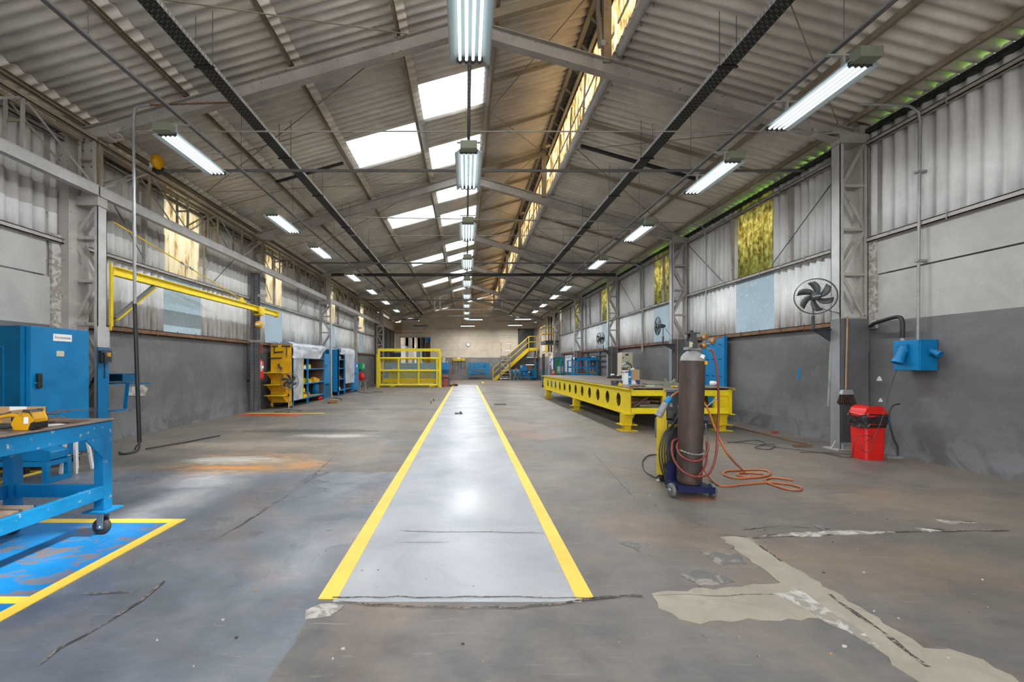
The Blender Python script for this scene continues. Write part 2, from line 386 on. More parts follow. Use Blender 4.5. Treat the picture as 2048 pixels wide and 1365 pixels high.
# ---------------------------------------------------------------- shell
XL, XR, YB, Y0 = -6.1, 6.2, 38.5, -4.0
SL, ZR = .287, 6.80                        # roof slope and height of the sheets at the middle
FR = [6.74+5.5*k for k in range(6)]
bays = FR[:5]
fl = MB().box((-8.5,Y0-3,-.2),(8.5,66,0)); floor = struct(fl.build('floor','floor_concrete'))
Z = .003
def decal(name, mb, mat, **k): return mb.build(name, mat, floor, **k)
decal('aisle_coat', MB().box((-.74,2.44,.0),(.64,28.3,Z)), 'aisle_paint')
def ypoly(x0a, x1a, y0, y1): return MB().prism([(x0a,y0),(x1a,y0),(x1a,y1),(x0a,y1)], 'z', 0, Z*1.6)
decal('painted_line', ypoly(-.83,-.722,2.47,27.5), 'line_paint', label='long yellow line, left edge of the aisle')
decal('painted_line', ypoly(.618,.72,2.47,27.5), 'line_paint', label='long yellow line, right edge of the aisle')
for (x0,x1,y0,y1) in ((1.15,1.27,30.5,33),(4.1,6.1,29.0,29.12)): decal('painted_line', ypoly(x0,x1,y0,y1), 'line_paint')
decal('blue_floor_paint', MB().box((-6.0,-1,0),(-2.47,3.66,Z)), 'blue_floor_paint')
decal('painted_line', ypoly(-6.0,-2.38,3.65,3.74), 'line_paint'); decal('painted_line', ypoly(-2.47,-2.385,-1,3.65), 'line_paint')
decal('painted_line', ypoly(-6.0,-2.47,2.42,2.49), 'line_paint')
decal('painted_line', ypoly(-6.0,-5.17,5.37,5.45), 'line_paint'); decal('painted_line', ypoly(-5.24,-5.17,4.2,5.37), 'line_paint')
decal('painted_line', ypoly(-5.9,-3.8,11.75,11.85), 'line_paint')
decal('red_floor_paint', MB().box((-5.9,11.2,0),(-4.3,11.75,Z)), 'dull_red')
rj = random.Random(17)
def gpoly(pix, jit=.018):
    P0 = [G(*p) for p in pix]; out = []
    for a, b in zip(P0, P0[1:]+P0[:1]):
        n = max(1, int((b-a).length/.05)); d = (b-a).normalized() if (b-a).length > 0 else Vector((1,0,0))
        for i in range(n):
            q = a.lerp(b, i/n)+Vector((-d.y,d.x,0))*rj.uniform(-jit,jit); out.append((q.x,q.y))
    return out
def gshape(name, pix, mat, z=Z*1.5, **k): decal(name, MB().prism(gpoly(pix), 'z', 0, z), mat, **k)
gshape('cement_patch', [(1440,1076),(1497,1075),(1540,1108),(1620,1158),(1700,1205),(1790,1262),(1850,1300),(1900,1298),(1960,1322),(2048,1372),(1980,1400),(1900,1395),(1810,1350),(1760,1302),(1700,1250),(1672,1239),(1620,1238),(1560,1242),(1480,1240),(1400,1246),(1355,1240),(1320,1218),(1306,1196),(1302,1188),(1390,1181),(1480,1176),(1557,1168),(1500,1120)], 'cement_patch')
for pix in ([(1540,1190),(1600,1215),(1690,1262),(1760,1300),(1700,1250),(1640,1212),(1600,1180)], [(1520,1074),(1560,1069),(1700,1063),(1790,1066),(1700,1070),(1600,1074)], [(1870,1041),(1920,1046),(1950,1045),(1900,1050)], [(1830,1058),(1900,1062),(1860,1066)]):
    gshape('cement_patch', pix, 'cement_pale', Z*2)
gshape('cement_patch', [(612,1222),(640,1212),(690,1213),(680,1225),(640,1237),(614,1238)], 'cement_pale')
for pix in ([(1400,1105),(1480,1110),(1495,1130),(1440,1132)],[(1360,1150),(1420,1140),(1470,1165),(1400,1175)],[(1235,1085),(1275,1088),(1280,1105)],[(1620,1050),(1680,1056),(1640,1062)]):
    gshape('bare_spot', pix, 'bare_spot', Z*1.3)
rc = random.Random(3)
def crack(pix, w=.009):
    pts = []
    for (a, b) in zip(pix, pix[1:]):
        A, B = G(*a), G(*b); n = max(2, int((B-A).length/.09))
        pts += [A.lerp(B, i/n)+Vector((rc.uniform(-.012,.012), rc.uniform(-.012,.012), 0)) for i in range(n)]
    ws = [w*rc.uniform(.3,1.6) for _ in pts]; mb = MB().strip(pts, ws); mb.move((0,0,Z*1.9)); decal('floor_crack', mb, 'crack')
crack([(680,1205),(780,1213),(900,1216),(1000,1219),(1100,1210),(1310,1190)], .010)
crack([(660,1199),(800,1196),(1000,1197),(1180,1198),(1310,1187)], .008)
crack([(668,914),(620,960),(560,1000),(500,1040),(440,1075),(395,1090)]); crack([(330,1165),(250,1225),(120,1300),(40,1360)], .012); crack([(160,1190),(270,1186),(300,1180)], .008)
crack([(1435,1070),(1500,1077),(1620,1072),(1750,1066),(1900,1064),(2048,1062)], .015); crack([(1385,1045),(1440,1066)],.01); crack([(1270,1000),(1180,900)],.008)
crack([(1655,1190),(1700,1222),(1760,1262),(1820,1310),(1900,1363)], .02); crack([(1500,1080),(1545,1112),(1580,1140)], .012); crack([(1310,1192),(1450,1193),(1600,1190)], .005)
crack([(900,1085),(760,1087)],.004); crack([(1090,1068),(980,1066),(820,1065),(780,1063)],.006); crack([(1660,1060),(1560,1052),(1470,1064)],.01)
# small litter flakes on the floor
for i in range(60):
    px, py = rc.uniform(120, 1990), rc.uniform(960, 1340); c = G(px, py); r = rc.uniform(.003,.011)
    mb = MB().prism([(c.x+r*math.cos(t)*rc.uniform(.5,1.3), c.y+r*math.sin(t)*rc.uniform(.4,1)) for t in (0,1.1,2.3,3.4,4.6,5.5)], 'z', 0, Z*2)
    decal('floor_chip', mb, rc.choice(['cement_pale','crack','bare_spot','crack','wood','cement_pale']))

def wave_sheet(name, width, length, amp=.030, pitch=.18, th=.006, seg=6):
    """corrugated sheet: waves along local x (width), length along local y, centred"""
    nw = max(1, round(width/pitch)); n = nw*seg; vs = []; fs = []
    for layer in (0, th):
        for e in (-length/2, length/2):
            for i in range(n+1):
                t = i/n; vs.append((-width/2+width*t, e, amp*math.cos(2*math.pi*nw*t)+layer))
    k = n+1
    for i in range(n):
        fs += [(i+1,i,k+i,k+i+1), (2*k+i,2*k+i+1,3*k+i+1,3*k+i), (i,i+1,2*k+i+1,2*k+i), (k+i+1,k+i,3*k+i,3*k+i+1)]
    me = bpy.data.meshes.new(name); me.from_pydata(vs, [], fs)
    me.polygons.foreach_set('use_smooth', [(j%4) < 2 for j in range(len(fs))]); me.update(); return me
SM = {}
def sheet(name, mat, width, length, mw, parent, th=.006):
    key = (mat, round(width,2), round(length,2))
    if key not in SM:
        me = wave_sheet(name, width, length, th=th); me.materials.append(M[mat]); SM[key] = me
    o = bpy.data.objects.new(name, SM[key]); COL.objects.link(o); o.parent = parent; o.matrix_world = mw
    if parent: o.matrix_local = Matrix.Translation(-Vector(parent.location))@mw
    return o
# breakpoints of the sheet courses along the hall
rb = [-3.0,-1.85,-.7,.45,1.6,2.7,3.8,4.9,6.0,7.15,8.25,9.4,10.65,11.8,12.5,13.25,14.25,15.4,16.65,17.9,19.2,20.35,21.35,22.5,23.65,24.8,25.95,27.05,28.2,29.35,30.5,31.6,32.7,33.85,35.0,36.15,37.3,38.5]
def frame_mat(origin, xaxis, yaxis):
    x = Vector(xaxis).normalized(); y = Vector(yaxis).normalized(); z = x.cross(y)
    m = Matrix((x,y,z)).transposed().to_4x4(); m.translation = origin; return m
ceiling = sroot('ceiling', (0,17,5)); ceiling2 = sroot('ceiling', (4,17,5)); raised = sroot('ceiling', (1.4,17,6))
sky1 = {8.25,10.65,13.25,15.4,19.2,21.35,24.8,27.05,30.5}; sky2 = {9.4,14.25,20.35,25.95}
def roof_row(xa, xb, par, mat, sgn, extra=.14, sky=(), skyname='skylight_panel'):
    # xa: eave side, xb: ridge side ; sgn +1 where height grows with x
    zf = lambda x: ZR+sgn*SL*x
    if sgn > 0: a, b_ = xa-.02, xb+extra
    else: a, b_ = xa+.02, xb-extra
    L = math.hypot(b_-a, zf(b_)-zf(a))
    pa = Vector((a,0,zf(a)+.006)); pb = Vector((b_,0,zf(b_)-.010))
    for y0, y1 in zip(rb, rb[1:]):
        ys = y1-y0+.03; m = 'skylight' if y0 in sky else mat
        c = (pa+pb)/2+Vector((0,(y0+y1)/2,0))
        yd = (pb-pa) if sgn > 0 else (pa-pb)
        o = sheet(skyname if y0 in sky else 'roof_sheet', m, ys, L, frame_mat(c, (0,-1,0), yd), par)
        if y0 in sky: o['label'] = 'glowing white translucent skylight sheet'
PL = [-6.45,-5.88,-4.33,-2.70,-1.04]
roof_row(-6.45,-5.88, ceiling, 'roof_sheet', 1, .12)
for a, b_ in ((-5.88,-4.33),(-4.33,-2.70)): roof_row(a, b_, ceiling, 'roof_sheet', 1)
roof_row(-2.70,-1.04, ceiling, 'roof_sheet', 1, sky=sky2)
roof_row(-1.04,.42, ceiling, 'roof_sheet', 1, .0, sky=sky1)
roof_row(.36,2.62, raised, 'raised_roof_sheet', 1, .0)
roof_row(6.55,4.95, ceiling2, 'roof_sheet', -1); roof_row(4.95,2.28, ceiling2, 'roof_sheet', -1, 0)
# small skylight pane low on the left slope
c = Vector((-5.55,11.1,ZR-SL*5.55-.03)); sheet('skylight_panel','skylight',.42,.36, frame_mat(c,(0,-1,0),(1,0,SL)), ceiling)['label'] = 'small skylight pane low on the left slope'
# clerestory sheets (vertical, translucent, facing right)
clere = sroot('window_1', (2.5,17,5.5))
yb = 4.4
while yb < 38.3:
    c = Vector((2.47, yb+.55, 6.79)); sheet('translucent_sheet','clerestory_glow',1.12,1.42, frame_mat(c,(0,1,0),(0,0,1)), clere, .003); yb += 1.1
for a_, b2_ in zip([-3]+FR, FR+[38.3]): MB().box((2.345,a_+.15,7.12),(2.36,b2_,7.5)).build('head_board','charcoal',clere)
# ---- purlins
def purlin(x, sgn, y0=-3, y1=38.4, nm='purlin'):
    z = ZR+sgn*SL*x-.035
    for a, b_ in zip([y0]+FR, FR+[y1]):
        if b_ <= a: continue
        mb = MB(); h = .075
        mb.box((x-.028,a+.01,z-h),(x-.022,b_-.01,z)); mb.box((x-.022,a+.01,z-h),(x+.020,b_-.01,z-h+.006)); mb.box((x-.022,a+.01,z-.006),(x+.020,b_-.01,z))
        mb.box((x+.014,a+.01,z-h),(x+.020,b_-.01,z-h+.02))
        mb.build(nm,'purlin_steel', ceiling if x < 1.5 else ceiling2)
for x in (-5.88,-4.33,-2.70,-1.04,.50): purlin(x, 1)
for x in (4.95,5.89): purlin(x,-1)
# pipe at the foot of the clerestory
for a, b_ in zip([-3]+FR, FR+[38.4]):
    MB().cyl((2.34,a+.05,ZR-SL*2.34-.07),(2.34,b_-.05,ZR-SL*2.34-.07),.055,n=10).build('edge_pipe','steel_light',ceiling2)
# sag bars between purlins
for y in [f+d for f in FR for d in (1.85,3.7)]:
    for xa, xb in ((-5.85,-4.35),(-4.3,-2.72),(-2.67,-1.06)):
        if rc.random() < .75: MB().bar((xa,y,ZR+SL*xa-.09),(xb,y,ZR+SL*xb-.09),.012).build('sag_rod','purlin_steel',ceiling)
    MB().bar((.55,y,ZR+SL*.55-.09),(2.15,y,ZR+SL*2.15-.09),.05,.06).build('raised_rafter','purlin_steel',raised)
    MB().bar((2.4,y,ZR-SL*2.4-.09),(4.9,y,ZR-SL*4.9-.09),.05,.06).build('sag_bar','purlin_steel',ceiling2)
    MB().bar((4.98,y,ZR-SL*4.98-.09),(5.88,y,ZR-SL*5.88-.09),.03).build('sag_bar','purlin_steel',ceiling2)
# diagonal bracing rods
for k, f in enumerate([1.24]+FR[:5]):
    g = f+5.5; s = 1 if k%2 else -1
    for (xa, xb, par, sg) in ((-5.6,-.9,ceiling,1),(2.4,5.7,ceiling2,-1),(.5,2.1,raised,1)):
        zf = lambda x: ZR+sg*SL*x-.16
        A = (xa, f if s > 0 else g, zf(xa)); B = (xb, g if s > 0 else f, zf(xb))
        A2 = (xa, f+2.75, zf(xa)); B2 = (xb, f, zf(xb))
        MB().bar(A2, B2, .012).build('bracing_rod','purlin_steel',par); MB().bar(A2, (xb,g,zf(xb)), .012).build('bracing_rod','purlin_steel',par)
# ---- walls
wl = sroot('wall_left', (XL,17,0)); wr = sroot('wall_right', (XR,17,0)); wb = sroot('wall_back', (0,YB,0)); wf = sroot('wall_front', (0,Y0,0))
MB().box((XL-.2,Y0,-.1),(XL,29.6,1.90)).build('masonry','masonry_left',wl); MB().box((XL-.2,Y0,1.90),(XL,6.45,2.60)).build('masonry','masonry_left',wl)
MB().box((XL-.2,Y0,2.62),(XL+.012,6.38,3.16)).build('masonry','masonry_left',wl)
MB().box((XL-.2,29.1,1.9),(XL+.02,29.62,4.95)).build('masonry','masonry_back',wl); MB().box((XL-.2,36.8,-.1),(XL,YB,4.95)).build('masonry','masonry_back',wl)
MB().box((XR,Y0,-.1),(XR+.2,28.95,1.95)).build('masonry','masonry',wr); MB().box((XR,Y0,1.95),(XR+.2,6.62,2.66)).build('masonry','masonry',wr)
MB().box((XR-.012,Y0,2.68),(XR+.2,6.62,3.22)).build('masonry','masonry',wr)
# right wall beyond the last column: pale masonry with two door holes filled by doors
MB().box((XR,28.95,-.1),(XR+.2,YB,5.06)).build('masonry','masonry_back',wr)
for side, X, sg, z0, z1 in (('l',XL,1,1.90,3.16),('r',XR,-1,1.95,3.22)):
    par = wl if side == 'l' else wr
    for z, h, m in ((z0+.03,.09,'rust'),(z1,.07,'steel'),(4.70,.07,'steel')):
        for a, b_ in zip([-3.5]+FR[:4],FR[:4]+[29.2]): 
            if z < 2.2 and a < 0: continue
            mb = MB(); mb.box((X+sg*.005,a+.01,z-h/2),(X+sg*.075,b_-.01,z-h/2+.012)); mb.box((X+sg*.063,a+.01,z-h/2),(X+sg*.075,b_-.01,z+h/2)); mb.box((X+sg*.005,a+.01,z+h/2-.012),(X+sg*.075,b_-.01,z+h/2))
            for q in range(1,9):
                yy = a+(b_-a)*q/9; mb.cyl((X+sg*.085,yy,z-h/2-.02),(X+sg*.085,yy,z+h/2+.03),.006,n=5)
            mb.build('girt',m,par)
    glow = {'l':[8.95,13.45,19.35,25.1],'r':[8.93,13.38,18.93,24.25]}[side]
    cuts = [-3.4,-2.25,-1.1,.05,1.2,2.35,3.5,4.6,5.7,6.8,7.86]
    for gi, g0 in enumerate(glow):
        nxt = glow[gi+1] if gi+1 < 4 else 29.2
        cuts.append(g0); cuts.append(g0+1.15); n = max(1, round((nxt-g0-1.15)/1.12))
        cuts += [g0+1.15+(nxt-g0-1.15)*q/n for q in range(1,n)]
    cuts[:] = [c for c in cuts if side == 'l' or c < 28.3]; cuts.append(29.2 if side == 'l' else 28.62)
    for a, b_ in zip(cuts, cuts[1:]):
        isg = any(abs(a-g) < .01 for g in glow); ym = (a+b_)/2; wdt = b_-a+.03
        fm = lambda z, off: frame_mat(Vector((X+sg*-off, ym, z)), (0,-sg,0), (0,0,1))
        wm = 'wall_sheet_lap_shade' if side == 'l' else 'wall_sheet'
        if False: continue
        if isg:
            o = sheet('translucent_sheet', 'cream_glow' if side == 'l' else 'mossy_yellow', wdt, 1.80, fm(4.08,.02), par, .003)
            o['label'] = 'bright translucent wall sheet' if side == 'l' else 'mossy yellow translucent wall sheet'
            MB().box((X-sg*.02,a-.05,z0+.06),(X-sg*.035,b_+.05,z1-.02)).build('flat_panel','sky_blue_panel',par)['label'] = 'flat pale blue wall panel'
        else:
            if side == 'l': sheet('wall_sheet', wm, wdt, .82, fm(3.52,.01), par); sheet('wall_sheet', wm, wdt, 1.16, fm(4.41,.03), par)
            else: sheet('wall_sheet', wm, wdt, 1.83, fm(4.092,.02), par)
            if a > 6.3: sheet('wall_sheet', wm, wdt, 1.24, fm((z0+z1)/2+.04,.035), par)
    # wall posts
    for y in ({'l':[8.3,10.2,13.9,15.9,20.9,26.6],'r':[8.34,10.18,13.7,15.5,20.2,21.9,26.0]}[side]):
        MB().box((X+sg*.005,y-.03,z1+.03),(X+sg*.07,y+.03,4.68)).build('wall_post','steel',par)
    for i, y in enumerate([6.9,12.3,17.8,23.3]):
        MB().bar((X+sg*.09,y+.1,4.6),(X+sg*.09,y+1.9 if side=='r' else y+1.3,3.3),.013).build('bracing_rod','dark_gray',par)
        MB().bar((X+sg*.09,y+5.2,4.6),(X+sg*.09,y+3.6,3.3),.013).build('bracing_rod','dark_gray',par)
# eave angle on the right, gutter line
MB().box((XR-.06,-3,4.86),(XR+.02,29,4.93)).build('eave_angle','black',wr); MB().box((XL-.02,-3,4.80),(XL+.05,36,4.87)).build('eave_angle','dark_gray',wl)
# back wall of precast slabs, opening on the left
OX0, OX1, OZ = -5.72, -3.12, 3.66
def slabs(x0, x1, za, zb, hgt=.64):
    z = za
    while z < zb-.05:
        z1 = min(z+hgt, zb)
        top0 = min(z1, 6.80-SL*abs(x0)); top1 = min(z1, 6.80-SL*abs(x1))
        pts = [(x0,z),(x1,z),(x1,max(z+.02,top1)-.008)]
        if x0 < 0 < x1: pts.append((0,z1-.008))
        pts.append((x0,max(z+.02,top0)-.008)); MB().prism(pts,'y',YB,YB+.2).build('wall_slab','masonry_back',wb); z = z1
for (x0,x1,za,zb) in ((XL,OX0,0,4.9),(OX0+.004,OX1-.004,OZ,6.0),(OX1,-.70,0,6.62),(-.692,2.3,0,6.80),(2.308,XR+.2,0,6.2)): slabs(x0,x1,za,zb)
MB().prism([(XL-.2,4.9),(XR+.3,4.9),(XR+.3,5.08),(.1,6.86),(XL-.2,5.12)],'y',YB+.2,YB+.26).build('backing','masonry_back',wb)
MB().prism([(-.6,6.5),(2.6,5.9),(2.6,7.5),(2.3,7.45)],'y',YB+.05,YB+.1).build('gable_sheet','raised_roof_sheet',wb)
MB().box((OX0-.1,YB-.03,OZ),(OX1+.1,YB,OZ+.09)).build('lintel','steel',wb)
# annexe seen through the opening
ax = sroot('wall_annexe', (-5,50,0))
for a, b_ in ((38.7,42),(45.9,48),(51.6,53.7),(57.5,60.2),(63,66)): MB().box((XL-.4,a,0),(XL-.2,b_,6)).build('masonry','masonry_back',ax)
MB().box((XL-.4,42,3.25),(XL-.2,63,6)).build('masonry','masonry_back',ax); MB().box((XL-.4,42,0),(XL-.2,63,1.0)).build('masonry','masonry_back',ax)
MB().box((XL-.4,66,0),(9,66.2,6)).build('masonry','rust',ax); MB().box((0,38.8,0),(.2,66,6)).build('masonry','masonry_back',ax)
MB().box((XL-.4,38.7,5.4),(0,66.2,5.5)).build('annexe_roof','roof_sheet',ax)
for i, (a, b_) in enumerate(((42,45.9),(48,51.6),(53.7,57.5),(60.2,63))):
    wn = sroot('window_%d' % (i+2), (XL-.3,(a+b_)/2,1))
    MB().box((XL-.34,a,1.0),(XL-.32,b_,3.25)).build('pane','lit_window',wn)
    mb = MB()
    for q in range(9): mb.box((XL-.26,a+(b_-a)*q/8-.04,1),(XL-.2,a+(b_-a)*q/8+.04,3.25))
    mb.box((XL-.26,a,1),(XL-.2,b_,1.06)); mb.box((XL-.26,a,3.2),(XL-.2,b_,3.25)); mb.build('window_frame','steel_light',wn)
# front wall behind the camera with its open loading door
MB().prism([(XL,0),(-3.2,0),(-3.2,4.4),(3.2,4.4),(3.2,0),(XR,0),(XR,5.0),(0,6.7),(XL,5.0)],'y',Y0-.2,Y0).build('masonry','masonry_back',wf)
# left sliding door past the last column
d1 = sroot('door_1', (XL+.1,33,0))
MB().box((XL+.02,29.3,0),(XL+.06,36.9,4.1)).build('door_leaf','charcoal',d1)
mb = MB()
for y in (29.6,31.4,33.2,35.0,36.75): mb.box((XL+.06,y-.04,0),(XL+.1,y+.04,4.1))
for z in (.03,1.7,3.0,4.06): mb.box((XL+.06,29.6,z-.03),(XL+.1,36.8,z+.03))
mb.build('door_frame','black',d1); MB().box((XL-.06,29.6,4.1),(XL,36.9,4.9)).build('masonry','masonry_back',wl)
# far right doors and windows in the pale wall
for i, (a, b_, c1) in enumerate(((29.6,30.9,'mid_gray'),(32.2,33.1,'mid_gray'),(34.6,35.6,'charcoal'))):
    dd = sroot('door_%d' % (i+2), (XR-.02,(a+b_)/2,0))
    MB().box((XR-.04,a,0),(XR-.005,b_,2.15)).build('door_leaf',c1,dd); MB().box((XR-.06,a+.08,1.0),(XR-.04,a+.14,1.12)).build('door_handle','black',dd)
d5 = sroot('door_5', (5.6,YB-.03,3)); MB().box((4.55,YB-.05,2.62),(5.95,YB-.005,4.35)).build('door_leaf','charcoal',d5); MB().box((4.5,YB-.06,4.35),(6.0,YB-.005,4.42)).build('door_frame','black',d5)
# outside: leafy bank on the right, pale yard beyond the walls
def bank(name, x0, x1, y0, y1, zt, seed):
    r = random.Random(seed); nx, ny = 6, 60; vs = []; mb = MB()
    for i in range(nx+1):
        for j in range(ny+1):
            t = i/nx; vs.append((x0+(x1-x0)*t+r.uniform(-.25,.25), y0+(y1-y0)*j/ny, zt*math.sin(t*math.pi/2)+r.uniform(-.3,.3)))
    mb._add(vs, [(i*(ny+1)+j,(i+1)*(ny+1)+j,(i+1)*(ny+1)+j+1,i*(ny+1)+j+1) for i in range(nx) for j in range(ny)])
    for _ in range(1500):
        t = r.random(); c = Vector((x0+(x1-x0)*t, r.uniform(y0,y1), zt*math.sin(t*math.pi/2)+r.uniform(0,.3))); s = r.uniform(.1,.22)
        mb._add([c+Vector((r.uniform(-s,s),r.uniform(-s,s),r.uniform(-s,s))) for _ in range(3)], [(0,1,2)])
    o = mb.build(name,'foliage'); o['kind'] = 'stuff'; tag(o,'green leafy bank growing outside the right wall','foliage')
bank('leafy_bank', 7.6, 11.5, 2, 36, 4.6, 4)
yd = MB().box((-30,-30,-.3),(30,70,-.21)).build('ground','cement_patch'); struct(yd)
# ---------------------------------------------------------------- steel frames
def ordn(i): return ['nearest','second','third','fourth','fifth','sixth'][i]
def lattice(xi, xo, y, ztop, panels, label, face='steel_light', plate_z=0, ysz=.17, blue=False):
    """xi inner (aisle) edge, xo outer edge; front plane at y"""
    t = thing('lattice_column', label, 'column', ((xi+xo)/2, y, 0), 0, None); s = 1 if xo > xi else -1
    for x, nm in ((xi,'inner_chord'),(xo,'outer_chord')):
        a = x; b_ = x+s*.055*(1 if x == xi else -1)
        mb = MB(); f0, f1 = sorted((a,b_))
        if nm == 'inner_chord':
            mb.box((a,y,0),(a+s*.01,y+ysz,ztop)); mb.box((a,y,0),(a+s*.055,y+.01,ztop)); mb.box((a,y+ysz-.01,0),(a+s*.055,y+ysz,ztop))
        else:
            mb.box((a,y,0),(a-s*.01,y+ysz,ztop)); mb.box((a,y,0),(a-s*.055,y+.01,ztop)); mb.box((a,y+ysz-.01,0),(a-s*.055,y+ysz,ztop))
        mb.build(nm, face if nm == 'inner_chord' else 'steel', t)
    MB().box((xi-s*.004,y-.006,ztop-.14),(xo,y+ysz+.006,ztop+.001)).build('cap_box','steel',t)
    MB().box((xi-s*.02,y-.03,ztop-.15),(xo+s*.02,y+ysz+.03,ztop-.138)).build('cap_plate','steel',t)
    zs = panels; a, b_ = xi+s*.05, xo-s*.05
    for yy in (y+.015, y+ysz-.015):
        for z in zs[1:]: MB().box((a,yy-.012,z-.022),(b_,yy+.012,z+.022)).build('batten','steel',t)
        for i, (za, zb) in enumerate(zip(zs, zs[1:])):
            flip = (i%2 == 0) if s > 0 else (i%2 == 1)
            p, q = ((b_,yy,za-.03),(a,yy,zb+.03)) if flip else ((a,yy,za-.03),(b_,yy,zb+.03))
            MB().bar(p,q,.012,.05,(1,0,0)).build('diagonal_brace','steel',t)
    MB().box((min(xi,xo)-.08,y-.06,0),(max(xi,xo)+.02,y+ysz+.06,.018)).build('base_plate','steel',t)
    MB().prism([(xi,.018),(xi-s*.075,.018),(xi,.15)],'y',y+.07,y+.085).build('base_gusset','steel',t)
    if plate_z:
        MB().box((xi+s*.012,y-.008,.12),(xo,y+.002,plate_z)).build('cover_plate','dark_gray',t)
        MB().box((xi-s*.006,y,.0),(xi,y+ysz,plate_z)).build('painted_face','mid_gray',t)
    return t
pz = [4.73,4.06,3.39,2.70,2.02]
for k, y in enumerate(FR[:5]):
    lab = ['grey lattice column at right, nearest one, broom and red bin at its foot','grey lattice column at right behind the brown gas cylinder','third grey lattice column at right, between blue racks and beige cabinet','fourth grey lattice column at right, beside the blue step platform','farthest grey lattice column at right, in front of the yellow balcony'][k]
    lattice(5.73, 6.16, y, 4.85, pz, lab, plate_z=2.02)
lc = {0:(-5.64,-6.06),2:(-5.45,-5.92),4:(-5.39,-5.87)}
for k, (xi, xo) in lc.items():
    lab = {0:'grey lattice column at left, nearest one, blue below with a telephone',2:'second grey lattice column at left, between the two blue shelvings',4:'farthest grey lattice column at left, behind the yellow guard'}[k]
    t = lattice(xi, xo, FR[k], 3.90, [3.76,3.26,2.60,1.94,1.27,.62,.05], lab)
    MB().box((xi-.04-.24,FR[k]+.02,3.9),(xi-.04,FR[k]+.15,4.82)).build('upper_post','steel',t)
    if k == 0:
        mb = MB()
        for z in (4.1,4.35,4.6):
            for x in (xi-.24,xi-.10): mb.cyl((x,FR[0]-.0,z),(x,FR[0]+.02,z),.014,n=6)
        mb.build('bolt_heads','dark_gray',t)
        MB().box((xi-.002,FR[0]-.012,0),(xi+.012,FR[0]+.19,1.57)).build('blue_face','blue',t)['label'] = 'bright blue painted lower face'
        MB().box((xi-.0,FR[0]-.025,1.58),(xi+.02,FR[0]+.20,1.90)).build('cover_box','steel_light',t)
for k in (1,3):
    y = FR[k]; x0, x1 = (-6.0,-5.80) if k == 1 else (-5.93,-5.77)
    t = thing('steel_post','dark grey solid steel post on the left wall '+('beside the fire extinguisher' if k == 1 else 'behind the second blue shelving'),'column',((x0+x1)/2,y,0))
    mb = MB(); mb.box((x0,y,0),(x1,y+.012,3.88)); mb.box((x0,y+.15,0),(x1,y+.162,3.88)); mb.box(((x0+x1)/2-.006,y,0),((x0+x1)/2+.006,y+.16,3.88)); mb.build('post_section','dark_gray' if k == 1 else 'steel',t)
    MB().box((x0-.02,y-.02,3.86),(x1+.05,y+.18,3.9)).build('cap_plate','steel',t)
    MB().box((x0-.02,y+.03,3.2),(x1+.25,y+.06,3.27)).build('bracket','steel',t)
    if k == 1:
        MB().box((x0-.08,y-.01,1.93),(x1+.16,y+.012,2.0)).build('bracket','steel',t)
        mb = MB()
        for i in range(40): mb.box((x1-.075,y-.004,.3+i*.085),(x1-.06,y,.33+i*.085)); mb.box((x1-.035,y-.004,.3+i*.085),(x1-.02,y,.33+i*.085))
        o = mb.build('slot_rows','black',t); o['kind'] = 'stuff'
# rafters
for k, y in enumerate(FR):
    t = thing('roof_frame', ['nearest grey pitched roof rafter pair with tie rod','second grey pitched rafter pair from the camera','third grey pitched rafter pair from the camera','fourth grey pitched rafter pair from the camera','fifth grey pitched rafter pair, above the column by the balcony','farthest grey pitched rafter pair, near the back wall'][k],'rafter',(0,y,4.9))
    for s in (-1,1):
        x0, x1 = .0, s*5.98; zl = lambda x: 6.42-SL*abs(x)
        mb = MB(); Yc = y+.08
        for (za, zb, ya, yb2) in ((0,.012,-.07,.07),(.22,.232,-.07,.07),(.012,.22,-.006,.006)):
            mb.prism([(x0,zl(x0)+za),(x1,zl(x1)+za),(x1,zl(x1)+zb),(x0,zl(x0)+zb)],'y',Yc+ya,Yc+yb2)
        mb.build('rafter','steel',t)
        MB().prism([(x1,zl(x1)),(x1+s*.09,zl(x1)-.02),(x1,zl(x1)+.2)],'y',Yc-.006,Yc+.006).build('end_gusset','steel',t)
        MB().box((x1-s*.5,Yc-.09,4.80 if s<0 else 4.85),(x1+s*.1,Yc+.09,4.835 if s<0 else 4.87)).build('seat_plate','steel',t)
        xc = s*5.35; MB().prism([(xc,4.86),(xc+s*.1,4.86),(xc,4.98)],'y',Yc-.05,Yc+.05).build('rod_cleat','steel_light',t)
    MB().cyl((-5.4,y+.06,4.92),(5.66,y+.06,4.92),.011,n=6).build('tie_rod','steel',t)
    MB().bar((0,y+.06,4.92),(0,y+.06,6.42),.010).build('hanger_rod','purlin_steel',t)
    MB().prism([(-.18,6.40),(.18,6.40),(.1,6.30),(-.1,6.30)],'y',y+.02,y+.14).build('ridge_plate','steel',t)
    # raised part: rafter continuing upward to the clerestory post
    MB().bar((.30,y+.08,ZR+SL*.3-.20),(2.2,y+.08,ZR+SL*2.2-.20),.10,.13,(0,0,1)).build('raised_rafter','purlin_steel',t)
    MB().box((2.12,y+.03,5.98),(2.24,y+.13,7.3)).build('clerestory_post','purlin_steel',t)
